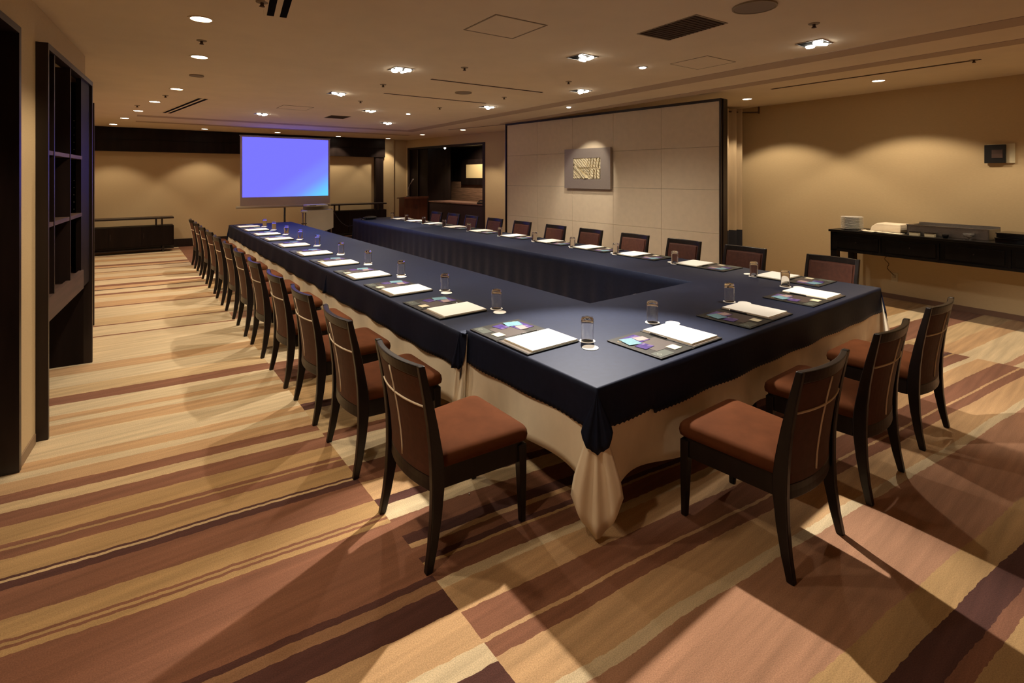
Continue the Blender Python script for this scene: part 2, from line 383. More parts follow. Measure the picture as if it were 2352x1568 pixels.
t = thing('bar_counter', 'dark plum bar counter with a lit brown top inside the wood niche', 'counter', (7.3, 12.2, 0))
bm = BM(); prism(bm, [(-.13, 1.33), (.20, 1.33), (.30, -1.28), (.06, -1.28)], 0, .94); obj('body', bm, M['counter_front'], t)
bm = BM(); prism(bm, [(-.15, 1.34), (.60, 1.34), (.60, -1.29), (.04, -1.29)], .94, .975); obj('countertop', bm, M['counter_top'], t, bevel=.004)
t = thing('hanging_panel', 'tan rectangular panel in a thick dark frame hanging in the bar niche', 'panel', (8.50, 12.95, 1.85))
bm = BM(); box(bm, -.02, .11, -1.0, .95, -.42, .36); obj('frame', bm, M['niche_wood'], t, bevel=.004)
bm = BM(); box(bm, -.035, -.02, -.75, .62, -.21, .20); obj('panel', bm, M['tan_panel'], t)
t = thing('niche_spotlight', 'tiny bright bulb at the top edge of the bar niche', 'light', (7.36, 12.95, 2.5))
obj('bulb', lathe(BM(), [(0, -.03), (.022, -.02), (.03, 0), (.022, .02), (0, .03)], seg=16), M['lens_hot'], t, smooth=True)
obj('stem', cyl(BM(), 0, 0, .025, .07, .012, 10), M['black'], t)
spot('niche_lamp', (7.62, 12.5, 2.52), 110, 120, .6, WARM, (8.5, 12.6, 1.3))
t = thing('telephone', 'small black telephone on the right end of the bar counter', 'telephone', (7.40, 11.10, .975), .1)
obj('base', prism(BM(), [(-.08, -.11), (.09, -.11), (.09, .11), (-.08, .11)], 0, .045), M['black'], t, bevel=.01)
obj('handset', tube(BM(), curve_pts([(-.02, -.10, .06), (-.02, -.05, .085), (-.02, .05, .085), (-.02, .10, .06)], 4), .018, 8), M['black'], t, smooth=True)

# shelving recess with its frame
t = thing('shelf_cabinet', 'tall dark wood open shelving unit set in the left wall', 'cabinet', (lw(4.47), 4.47, 0), -math.atan(.1))
D = .062                                          # how far the frame stands proud
bm = BM(); box(bm, 0, D, -.01, .015, 0, 2.56); box(bm, 0, D, 1.60, 1.63, 0, 2.56); box(bm, 0, D, .015, 1.60, 2.52, 2.56)
obj('frame', bm, M['espresso'], t)
obj('side_panel', B(-.48, 0, -.0, .02, 0, 2.54), M['niche_wood'], t)
obj('side_panel', B(-.48, 0, 1.60, 1.62, 0, 2.54), M['niche_wood'], t)
obj('back_panel', B(-.50, -.48, 0, 1.62, 0, 2.54), M['niche_wood'], t)
obj('end_panel', B(.01, .045, 1.19, 1.60, .75, 2.52), M['niche_wood'], t)
for z in (1.853, 1.376): obj('shelf', B(-.30, .052, .02, 1.19, z-.014, z+.014), M['lip_wood'], t)
obj('shelf', B(-.48, .03, .02, 1.60, .86, .885), M['lip_wood'], t)
obj('rail', B(.03, .058, .02, 1.22, .75, .905), M['lip_wood'], t)
for y in (.195, .705): obj('divider', B(-.40, .056, y-.009, y+.009, .885, 2.52), M['espresso'], t)
bm = BM()
for z0 in (1.42, 1.92):
    for k in range(5): box(bm, -.002, .0, 1.186, 1.19, z0+.06*k, z0+.06*k+.005)
obj('shelf_pin', bm, M['white_plastic'], t)['kind'] = 'stuff'
t = thing('wall_niche_lining', 'dark wood lined doorway at the left edge of the picture', 'doorway', (lw(4.10), 4.10, 0), -math.atan(.1))
obj('jamb', B(-.48, .012, -.04, 0, 0, 2.56), M['espresso'], t); obj('jamb', B(-.48, .012, -1.58, -1.54, 0, 2.56), M['espresso'], t)
obj('head', B(-.48, .012, -1.54, -.04, 2.52, 2.56), M['espresso'], t); obj('door_leaf', B(-.50, -.46, -1.54, -.04, 0, 2.52), M['niche_wood'], t)
t = thing('door_casing', 'narrow dark door casing on the left wall beyond the shelving unit', 'door frame', (-.263, 7.60, 0))
obj('jamb', B(-.19, 0, -.06, 0, 0, 2.53), M['espresso'], t); obj('jamb', B(-.28, -.14, .9, .96, 0, 2.53), M['espresso'], t); obj('head', B(-.20, -.10, 0, .9, 2.47, 2.53), M['espresso'], t)

# ------------------------------------------------------------------ free-standing panelled screen wall
P0, P1 = Vector((6.452, 8.717)), Vector((6.729, 4.03)); PL = (P1-P0).length; PA = math.atan2(P1.y-P0.y, P1.x-P0.x)
t = thing('partition_wall', 'tall beige panelled partition in a thin black frame behind the right table', 'partition', (P0.x, P0.y, 0), PA)
# local +x runs towards the camera end, local +y points away from the room, -y faces the tables
PH = 2.79
obj('core', B(0.02, PL, .02, .10, 0, PH), M['espresso'], t)
bm = BM(); cols = [0.012]+[.935*k+.0 for k in range(1, 5)]+[PL-.012]; rows = [0.02, .262, .882, 1.503, 2.118, PH-.03]
pn = BM()
for i in range(len(cols)-1):
    for j in range(len(rows)-1): box(pn, cols[i]+.0015, cols[i+1]-.0015, -.012, .02, rows[j]+.0015, rows[j+1]-.0015)
obj('panelling', pn, M['panel'], t, bevel=.0015, seg=1)
bm = BM(); box(bm, -.03, .0, -.03, .11, 0, PH+.005); box(bm, -.03, PL+.02, -.03, .11, PH-.03, PH+.005); box(bm, PL, PL+.02, -.03, .14, 0, PH+.005); box(bm, PL+.02, PL+.03, .02, .14, 0, PH)
obj('frame', bm, M['espresso'], t)
# local +y must point away from the room: PA is about -87 deg, so +y points to +x
# wall relief
def ppt(s, off, z): 
    d = (P1-P0).normalized(); n = Vector((-d.y, d.x)); p = P0+d*s+n*off; return (p.x, p.y, z)
AS0, AS1, AZ0, AZ1 = 1.74, 2.80, 1.475, 2.185
t = thing('wall_relief', 'square brushed metal wall artwork with a pale carved centre', 'artwork', ppt((AS0+AS1)/2, -.012, (AZ0+AZ1)/2), PA)
hw, hh = (AS1-AS0)/2, (AZ1-AZ0)/2; iw, ih = .315, .185
bm = BM()
box(bm, -hw, hw, -.07, -.03, ih, hh); box(bm, -hw, hw, -.07, -.03, -hh, -ih); box(bm, -hw, -iw, -.07, -.03, -ih, ih); box(bm, iw, hw, -.07, -.03, -ih, ih)
obj('frame', bm, M['art_metal'], t)
obj('backing', B(-hw+.04, hw-.04, -.045, 0, -hh+.04, hh-.04), M['espresso'], t)
bm = BM(); rr = random.Random(5)
def slab(px, h):   # a polygon of the relief in (x, z), raised by h
    a = [bm.verts.new((x, -.05, z)) for x, z in px]; b = [bm.verts.new((x, -.05-h*2.2, z)) for x, z in px]; n = len(px)
    bm.faces.new(b[::-1])
    for i in range(n): bm.faces.new((a[i], b[i], b[(i+1) % n], a[(i+1) % n]))
box(bm, -iw, iw, -.052, -.04, -ih, ih)
slab([(-.30, .17), (-.10, .175), (.03, .02), (-.16, .02), (-.22, .06), (-.30, .08)], .014)
slab([(-.09, .178), (.04, .178), (.015, .03), (.0, .025)], .010)
for k in range(8): slab([(.06+.031*k, .178), (.078+.031*k, .178), (.048+.031*k, .02), (.03+.031*k, .02)], .010+.004*(k % 2))
slab([(-.30, .04), (-.25, .06), (.02, -.17), (-.06, -.178)], .018)
for k in range(5): slab([(-.13+.03*k, .0-.02*k), (.07, .0-.028*k), (.07, -.020-.028*k), (-.11+.03*k, -.018-.02*k)], .009+.003*(k % 2))
slab([(-.30, .0), (-.10, -.17), (-.30, -.175)], .012); slab([(-.29, -.06), (-.19, -.12), (-.29, -.12)], .017)
for k in range(6): slab([(.09+.037*k, -.005), (.118+.037*k, -.005), (.118+.037*k, -.175), (.09+.037*k, -.175)], .008+.005*(k % 2))
slab([(.16, -.08), (.19, -.02), (.17, -.15), (.15, -.16)], .020)
obj('relief', bm, M['art'], t)

# ------------------------------------------------------------------ curtain and rod at the right end of the partition
t = thing('curtain', 'taupe curtain with a black hem gathered behind the partition end', 'curtain', (8.34, 4.84, 0))
def pleat(z0, z1, m, nm):
    bm = BM(); n = 60; rings = []
    for z in (z0, z1):
        f = []
        for k in range(n+1):
            s = k/n; f.append((-.25+.50*s, -.12*s+.06*sin(s*2*pi*3.2+.6)+.012*sin(s*31), z))
        bk = [(x, y+.012, z_) for x, y, z_ in f[::-1]]
        rings.append(f+bk)
    loft(bm, rings); obj(nm, bm, m, t, smooth=False)
pleat(.775, 2.845, M['curtain'], 'drape'); pleat(.02, .775, M['curtain_hem'], 'hem')
t = thing('curtain_rod', 'short brown curtain rod on a bracket beside the right wall', 'curtain rod', (8.32, 4.80, 2.79))
obj('rod', tube(BM(), [(-.3, .06, .01), (.26, -.08, .01), (.34, -.20, .005), (.36, -.30, 0)], .012, 8), M['grille'], t, smooth=True)
obj('bracket', B(.35, .368, -.32, -.30, -.02, .095), M['grille'], t)

# ------------------------------------------------------------------ ceiling fixtures
def ring(bm, x, y, r0, r1, z0, z1, seg=32): lathe(bm, [(r0, z1), (r0, z0), (r1, z0), (r1, z1)], (x, y, 0), seg, close=True)
dl = thing('downlight', 'x', 'ceiling light', group='round ceiling downlights')
bm = BM(); ring(bm, 0, 0, .066, .082, -.006, .0); obj('trim_ring', bm, M['ceiling'], dl, smooth=False)
obj('lens', lathe(BM(), [(0, -.003), (.066, -.003), (.066, 0), (0, 0)], seg=32), M['lens'], dl)
used = []
DL = [((.435, 4.19), 'large round downlight, nearest of the row by the left wall'), ((.56, 5.53), 'round downlight, second of the row by the left wall'),
      ((.54, 7.75), 'round downlight, third of the row by the left wall'), ((.37, 9.26), 'round downlight, fourth of the row by the left wall, beside the slot diffuser'), ((.20, 10.72), 'round downlight, fifth of the row by the left wall'),
      ((.02, 12.24), 'round downlight, sixth of the row by the left wall'), ((-.17, 13.83), 'round downlight, farthest of the row by the left wall'),
      ((1.52, 13.95), 'round downlight near the dark band left of the screen'), ((3.11, 13.95), 'round downlight right above the projection screen'),
      ((4.76, 14.30), 'round downlight just right of the projection screen'), ((6.20, 14.25), 'round downlight above the far right corner'),
      ((6.35, 12.37), 'round downlight above the lectern'), ((6.46, 10.50), 'round downlight above the right jamb of the bar niche')]
for (x, y), lb in DL:
    o = place(dl, used, (x, y, CEIL), 0, lb)
    wall = y > 13.8 or (x > 6)
    spot('downlight_or_fill_lamp', (x, y, CEIL-.012), E_WALL if wall else E_DOWN*.8, 96 if wall else 122, .35 if wall else .45, WARM, radius=.05)
for (x, y), lb in [((7.69, 4.16), 'round downlight above the curtain by the right wall'), ((7.52, 2.375), 'round downlight above the buffet table')]:
    o = place(dl, used, (x, y, CEIL_R), 0, lb)
    spot('downlight_or_fill_lamp', (x, y, CEIL_R-.012), E_DOWN*1.15, 118, .25, WARM, radius=.05)
for x, y in ((7.35, .55), (7.2, -1.3), (6.62, 9.3), (.31, 2.85), (.18, 1.5)):       # lamps added without fixtures along the rows, the left pair brightening the floor
    z = CEIL_R if x > 7 else CEIL
    spot('downlight_or_fill_lamp', (x, y, z-.012), E_DOWN*.8 if x > 1 and y < 9 else E_WALL*.8, 118, .35, WARM, radius=.05)

# square recessed fixtures with tilting lamps
def make_unit(n, seed):
    u = thing('recessed_spotlight', 'x', 'ceiling light', group='square recessed spotlights')
    bm = BM(); h = .105; g = .006
    box(bm, -h, h, -h, -h+g, -.006, 0); box(bm, -h, h, h-g, h, -.006, 0); box(bm, -h, -h+g, -h+g, h-g, -.006, 0); box(bm, h-g, h, -h+g, h-g, -.006, 0)
    obj('frame', bm, M['dull_steel'], u)
    obj('housing', B(-h+g, h-g, -h+g, h-g, -.003, 0), M['slot'], u)
    rr = random.Random(seed)
    for i, (x, y) in enumerate([(-.05, -.05), (.05, -.05), (.05, .05), (-.05, .05)][:n]):
        bm = BM(); lathe(bm, [(0, -.016), (.030, -.016), (.036, -.008), (.036, -.002), (0, -.002)], (0, 0, 0), 20)
        bmesh.ops.rotate(bm, verts=bm.verts[:], cent=(0, 0, -.008), matrix=Matrix.Rotation(rr.uniform(-.25, .25), 3, 'X') @ Matrix.Rotation(rr.uniform(-.25, .25), 3, 'Y'))
        bmesh.ops.translate(bm, verts=bm.verts[:], vec=(x, y, -.006)); obj('lamp', bm, M['lens_hot'], u, smooth=False)
    return u
UN = [((4.57, 1.90), 3, 'square spotlight fixture at the far right of the ceiling, beside a small sprinkler'), ((3.39, 3.41), 3, 'square spotlight fixture right of centre, nearest the small access hatch'),
      ((2.29, 4.93), 4, 'square spotlight fixture above the left table, left of the long slot'), ((4.71, 4.77), 3, 'square spotlight fixture above the right table, in front of the partition'),
      ((2.27, 6.87), 3, 'square spotlight fixture farther along above the left table'), ((4.62, 6.77), 3, 'square spotlight fixture at the right end of the farther slot'),
      ((3.31, 8.37), 3, 'square spotlight fixture over the gap between the tables'), ((1.95, 9.93), 3, 'square spotlight fixture nearest the screen, above its left half'), ((4.35, 10.08), 3, 'square spotlight fixture farthest right, towards the lectern')]
US = [.8, 1.1, 1.0, 1.3, .9, 1.6, 1.0, 1.0, 1.8]
for i, ((x, y), n, lb) in enumerate(UN):
    o = make_unit(n, i+1); o.location = (x, y, CEIL); o['label'] = lb
    spot('unit_lamp', (x-.05, y-.05, CEIL-.03), E_UNIT*US[i]*(.75 if i in (2, 4, 7) else .36), 125, .8, SPOTC, (x+(.5 if x > 4.4 else -.3), y-.1, 0), .025)
    spot('unit_lamp', (x+.05, y+.05, CEIL-.03), E_UNIT*US[i]*.45, 64, .6, SPOTC, (x+.1, y+.1, .7), .025)
spot('unit_lamp', (3.29, 3.31, CEIL-.05), 700, 56, .5, (1, .90, .76), (1.55, 1.2, 0), .03)        # the lamp that throws the table's shadow forward
spot('unit_lamp', (2.2, 1.95, CEIL-.03), 70, 48, .8, (1, .92, .82), (2.5, 2.3, .7), .03)       # the fixture just above the frame
spot('unit_lamp', (2.3, 1.95, CEIL-.03), 400, 40, .8, SPOTC, (5.9, 1.0, 0), .03)
# small single spots
ss = thing('spotlight', 'x', 'ceiling light', group='small single spotlights')
bm = BM(); ring(bm, 0, 0, .036, .048, -.006, 0, 24); obj('trim_ring', bm, M['dull_steel'], ss)
obj('lamp', lathe(BM(), [(0, -.018), (.028, -.014), (.036, 0), (0, 0)], seg=20), M['lens_hot'], ss, smooth=True)
used = []
for (x, y), lb in [((4.19, 3.36), 'small single spotlight left of the small access hatch'), ((4.02, 8.37), 'small single spotlight in the far middle of the ceiling'), ((5.66, 6.0), 'tiny spotlight between the ceiling bands, aimed at the artwork')]:
    place(ss, used, (x, y, CEIL), 0, lb)
ax_, ay_, _ = ppt((AS0+AS1)/2, 0, 0)
spot('art_lamp', (5.66, 6.02, CEIL-.03), 55, 50, .5, SPOTC, (ax_, ay_, 1.62), .02)
spot('spot_lamp', (4.19, 3.36, CEIL-.03), E_SINGLE, 60, .4, SPOTC, (4.4, 3.5, .7)); spot('spot_lamp', (4.02, 8.37, CEIL-.03), E_SINGLE, 60, .4, SPOTC, (4.5, 8.4, .7))

def quad_frame(name, pts, wd, label, cat, inner=None, m=None, z=CEIL, slats=0):
    """a flat frame round four ceiling points, optionally with an infill and slats"""
    c = Vector((sum(p[0] for p in pts)/4, sum(p[1] for p in pts)/4)); t = thing(name, label, cat, (c.x, c.y, z))
    P = [Vector(p)-c for p in pts]; bm = BM()
    I = [p*(1-wd/p.length*1.4) for p in P]
    for i in range(4):
        j = (i+1) % 4; prism(bm, [tuple(P[i]), tuple(P[j]), tuple(I[j]), tuple(I[i])], -.004, 0)
    obj('frame', bm, m or M['trim_line'], t)
    bm = BM(); prism(bm, [tuple(p) for p in I], -.002, 0); obj('panel', bm, inner or M['ceiling'], t)
    if slats:
        bm = BM()
        for k in range(slats):
            s = (k+.5)/slats; a = I[0].lerp(I[3], s); b = I[1].lerp(I[2], s); d = (I[3]-I[0]).normalized()*.004
            prism(bm, [tuple(a-d), tuple(b-d), tuple(b+d), tuple(a+d)], -.007, -.002)
        o = obj('slat', bm, M['grille'], t)
    return t
quad_frame('access_hatch', [(2.02, 2.86), (2.47, 2.84), (2.49, 3.29), (2.04, 3.31)], .012, 'large square access hatch outlined in the ceiling', 'access hatch')
quad_frame('access_hatch', [(4.26, 2.68), (4.71, 2.66), (4.73, 3.09), (4.28, 3.10)], .006, 'small faint access hatch outline nearer the ceiling bands', 'access hatch')
quad_frame('access_hatch', [(1.98, 8.50), (2.44, 8.50), (2.44, 8.98), (1.98, 8.98)], .006, 'faint access hatch outline in front of the projection screen', 'access hatch')
quad_frame('air_grille', [(3.11, 2.04), (3.47, 2.02), (3.53, 2.57), (3.17, 2.60)], .012, 'large brown rectangular air grille, nearest in the ceiling', 'vent', M['grille'], M['trim_line'], slats=14)
quad_frame('air_grille', [(3.0, 9.40), (3.36, 9.38), (3.38, 9.88), (3.02, 9.90)], .012, 'small distant brown air grille above the screen right edge', 'vent', M['grille'], M['trim_line'], slats=10)
def disc(name, x, y, r, label, cat, m, z=CEIL):
    t = thing(name, label, cat, (x, y, z)); obj('cover', lathe(BM(), [(0, -.008), (r*.93, -.008), (r*.93, 0), (0, 0)], seg=36), m, t)
    bm = BM(); ring(bm, 0, 0, r*.93, r, -.011, 0, 36); obj('rim', bm, M['trim_line'], t)
disc('ceiling_speaker', 3.27, 1.72, .135, 'large round ceiling speaker at the top edge', 'speaker', M['speaker_mesh'])
disc('ceiling_speaker', 3.575, 5.80, .11, 'round ceiling speaker between the two long slots', 'speaker', M['speaker_mesh'])
disc('ceiling_speaker', .64, 6.57, .07, 'small round ceiling cover behind the second left downlight', 'cover', M['speaker_mesh'])
def slot(a, b, wd, label, double=False, z=CEIL, m=None):
    a = Vector(a); b = Vector(b); c = (a+b)/2; t = thing('slot_diffuser', label, 'vent', (c.x, c.y, z), math.atan2(b.y-a.y, b.x-a.x)); h = (b-a).length/2
    if double:
        obj('frame', B(-h-.015, h+.015, -.085, .085, -.004, 0), M['ceiling'], t)
        for s in (-.04, .04): obj('slot', B(-h, h, s-.022, s+.022, -.006, 0), M['slot'], t)
    else: obj('slot', B(-h, h, -wd/2, wd/2, -.004, 0), m or M['grille'], t)
slot((.62, 2.4), (.842, 3.80), .1, 'double black slot diffuser at the top left of the ceiling', True)
slot((.907, 8.475), (.604, 10.79), .1, 'double dark slot diffuser by the left row of downlights', True)
slot((2.79, 5.22), (4.40, 5.17), .035, 'long thin ceiling slot, nearer of the two in the middle')
slot((2.766, 6.49), (4.376, 6.46), .035, 'long thin ceiling slot, farther of the two in the middle')
slot((6.975, 1.31), (7.088, 3.49), .05, 'long thin ceiling slot by the right wall', z=CEIL_R)
slot((6.18, 10.7), (6.49, 8.85), .03, 'faint thin ceiling slot left of the partition top')
det = thing('sprinkler_head', 'x', 'sprinkler', group='ceiling sprinklers and sensors')
obj('escutcheon', lathe(BM(), [(0, -.006), (.035, -.005), (.038, 0), (0, 0)], seg=20), M['trim_line'], det); obj('nozzle', lathe(BM(), [(0, -.03), (.018, -.03), (.010, -.022), (.010, 0), (0, 0)], seg=12), M['grille'], det)
used = []
for (x, y), lb, z in [((3.98, 1.654), 'sprinkler above the far right square spotlight', CEIL), ((2.764, 4.462), 'tiny ceiling sensor just before the nearer middle slot', CEIL), ((4.138, 4.39), 'tiny ceiling sensor right of the nearer middle slot', CEIL),
                      ((2.495, 5.88), 'sprinkler at the left end of the farther middle slot', CEIL), ((.508, 4.859), 'sprinkler between the two nearest left downlights', CEIL), ((6.95, 1.36), 'sprinkler near the right end of the right wall slot', CEIL_R),
                      ((2.781, 7.38), 'tiny ceiling sensor behind the farther middle slot', CEIL), ((4.244, 5.805), 'tiny ceiling sensor right of the round speaker', CEIL), ((4.065, 7.317), 'tiny sensor before the far small spotlight', CEIL),
                      ((.459, 8.466), 'sprinkler by the fourth left downlight', CEIL), ((.172, 9.933), 'sprinkler by the fifth left downlight', CEIL), ((.70, 3.55), 'sprinkler at the top left edge of the picture', CEIL)]:
    place(det, used, (x, y, z), 0, lb)

# ------------------------------------------------------------------ tables and cloths
TZ = TABLE_Z
def cloth(name, x0, x1, y0, y1, z, drop, m, label, group=None, flap=1.35, amp=.012, wl=.22, scal=0, seed=1, off=.004, spread=.05, corner_drop=None, cbulge=.06, rows=9, q0=0, ce=.5):
    """cloth over the rectangle; drop(side, s) gives how far it hangs on sides S,E,N,W"""
    bm = BM(); rr = random.Random(seed); cols = []       # each column: base point, outward dir, depth, fold offset
    sides = [('S', (x0, y0), (x1, y0), (0, -1)), ('E', (x1, y0), (x1, y1), (1, 0)), ('N', (x1, y1), (x0, y1), (0, 1)), ('W', (x0, y1), (x0, y0), (-1, 0))]
    ph = rr.uniform(0, 6)
    for si, (sd, a, b, n) in enumerate(sides):
        L_ = math.hypot(b[0]-a[0], b[1]-a[1]); N_ = max(4, int(L_/(.008 if scal else .03)))
        ang = math.atan2(n[1], n[0])
        for k in range(N_+1):
            s = k/N_; d = drop(sd, s*L_)
            f = amp*(sin(ph+s*L_*2*pi/wl)+.6*sin(ph*2+s*L_*2*pi/(wl*1.73)))*min(1, min(s, 1-s)*L_/.15+.1)
            cols.append(((a[0]+(b[0]-a[0])*s, a[1]+(b[1]-a[1])*s), ang, d, f, 0, scal*abs(sin(s*L_*pi/.032))))
        nx = sides[(si+1) % 4]; d0 = drop(sd, L_); d1 = drop(nx[0], 0); cd = (d0+d1)/2*flap if corner_drop is None else corner_drop(si)
        if max(d0, d1) > .02 and cd > .05:
            for k in range(0, 25):
                s = k/24; bmp = sin(pi*s)**ce
                cols.append((b, ang+pi/4, (d0*(1-s)+d1*s)*(1-bmp)+cd*bmp, .0, (s, .70-.30*cos(s*pi*6)), scal*abs(sin(s*18))))
    V = []; r0 = .006
    for (p, ang, d, f, bl, sc) in cols:
        col = []; dx, dy = cos(ang), sin(ang)
        for k in range(rows+1):
            q = k/rows
            if k == 0: o_, zz = 0, z
            elif k == 1: o_, zz = r0+off, z-r0*.6
            else:
                q = (k-1)/(rows-1); dd = d-sc; zz = z-r0*.6-(dd-r0)*q if dd > .01 else z-.004-.001*k
                o_ = r0+off+spread*.25*q+f*max(0, q-q0)/(1-q0)
            if bl and k > 1:
                s, rp = bl; lt = (s-.5)*2*cbulge*q**1.25*(1-.12*max(0, q-.8)/.2); o_ = r0+off+cbulge*q*(.30*rp+.15*(1-abs(2*s-1)))
                col.append(bm.verts.new((p[0]+dx*o_-dy*lt, p[1]+dy*o_+dx*lt, zz))); continue
            col.append(bm.verts.new((p[0]+dx*o_, p[1]+dy*o_, zz)))
        V.append(col)
    n = len(V)
    for i in range(n):
        a, b = V[i], V[(i+1) % n]
        for k in range(rows):
            try: bm.faces.new((a[k], a[k+1], b[k+1], b[k]))
            except ValueError: pass
    bm.faces.new([c[0] for c in V])
    bmesh.ops.remove_doubles(bm, verts=bm.verts[:], dist=1e-5)
    o = obj(name, bm, m, smooth=True)
    for p in o.data.polygons:
        if len(p.vertices) > 6: p.use_smooth = False
    md = o.modifiers.new('solid', 'SOLIDIFY'); md.thickness = .0018; md.offset = -1
    return tag(o, label, 'tablecloth', group)
CX0, CX1, CY0, CY1 = 1.79, 5.415, 1.705, 2.856
LX0, LX1, LY0, LY1 = 1.735, 2.925, 2.86, 11.90
RX0, RX1, RY1 = 4.300, 5.415, 11.86
def mk_table(x0, x1, y0, y1, label, n):
    cx, cy = (x0+x1)/2, (y0+y1)/2; t = thing('conference_table', label, 'table', (cx, cy, 0)); hx, hy = (x1-x0)/2-.012, (y1-y0)/2-.012
    obj('tabletop', B(-hx, hx, -hy, hy, TZ-.045, TZ-.012), M['beech'], t)
    lg = [(sx*(hx-.32), -hy+.12+k*(2*hy-.24)/(n-1)) for k in range(n) for sx in (-1, 1)] if hy > hx else [(-hx+.12+k*(2*hx-.24)/(n-1), sy*(hy-.18)) for k in range(n) for sy in (-1, 1)]
    for x, y in lg: obj('leg', cyl(BM(), x, y, 0, TZ-.045, .016, 10), M['black'], t)
mk_table(CX0, CX1, CY0, CY1, 'front cross table under the navy and cream cloths', 3)
mk_table(LX0, LX1, LY0+.02, LY1, 'long left table under the navy and cream cloths', 6)
mk_table(RX0, RX1, CY1+.02, RY1, 'long right table under the navy cloth', 6)
# cream under-cloths
def dw(sd, s):
    if sd == 'S': return .50-.05*min(1, s/3.6)+.015*sin(s*2.1)
    if sd == 'E': return .205
    if sd == 'N': return 0
    return .47+.05*sin(s*5.2+1)
cloth('under_cloth', CX0, CX1, CY0, CY1, TZ-.004, dw, M['white_cloth'], 'cream under-cloth hanging below the navy cloth on the front table', amp=.030, wl=.62, spread=.03, seed=4, off=.001, q0=.45,
      ce=1.0, corner_drop=lambda i: [.44, .02, .62, .67][i], cbulge=.14, rows=12)
cloth('under_cloth', LX0, LX1, LY0, LY1, TZ-.004, lambda sd, s: {'S': 0, 'E': .30, 'N': .5, 'W': .49+.02*sin(s*3)}[sd], M['white_cloth'], 'cream under-cloth behind the left row of chairs', amp=.014, wl=.40, spread=.03, seed=9, off=.001, q0=.45, corner_drop=lambda i: .5)
# navy over-cloths
def dn(sd, s):
    if sd == 'S': return .205 if s < .40 else .235-.004*s
    if sd == 'E': return .215
    if sd == 'N': return 0
    return .205+.004*sin(s*6)
cloth('tablecloth', CX0, CX1, CY0, CY1, TZ, dn, M['navy'], 'navy cloth with scalloped hem on the front table', 'navy tablecloths', amp=.006, wl=.5, scal=.007, seed=2, off=.007, spread=.05, corner_drop=lambda i: [.33, .02, .40, .30][i], cbulge=.085, rows=9)
cloth('tablecloth', LX0, LX1, LY0, 5.55, TZ-.001, lambda sd, s: {'S': 0, 'E': .24, 'N': 0, 'W': .242+.006*sin(s*4)}[sd], M['navy'], 'navy cloth on the near third of the left table', 'navy tablecloths', amp=.006, wl=.45, scal=.006, seed=3, off=.007, spread=.05, corner_drop=lambda i: .24)
cloth('tablecloth', LX0, LX1, 5.55, LY1, TZ-.001, lambda sd, s: {'S': 0, 'E': .24, 'N': .24, 'W': .240+.006*sin(s*4)}[sd], M['navy'], 'navy cloth on the far part of the left table, nearest the screen', 'navy tablecloths', amp=.006, wl=.45, scal=.006, seed=5, off=.008, spread=.05, corner_drop=lambda i: [.24, .30, .34, .24][i])
cloth('tablecloth', RX0, RX1, CY1+.004, RY1, TZ-.001, lambda sd, s: {'S': 0, 'E': .215, 'N': .655, 'W': .655}[sd], M['navy'], 'navy cloth on the right table, hanging to the floor on the inner side', 'navy tablecloths', amp=.010, wl=.24, seed=6, off=.006, spread=.05, corner_drop=lambda i: .66 if i == 2 else .3)

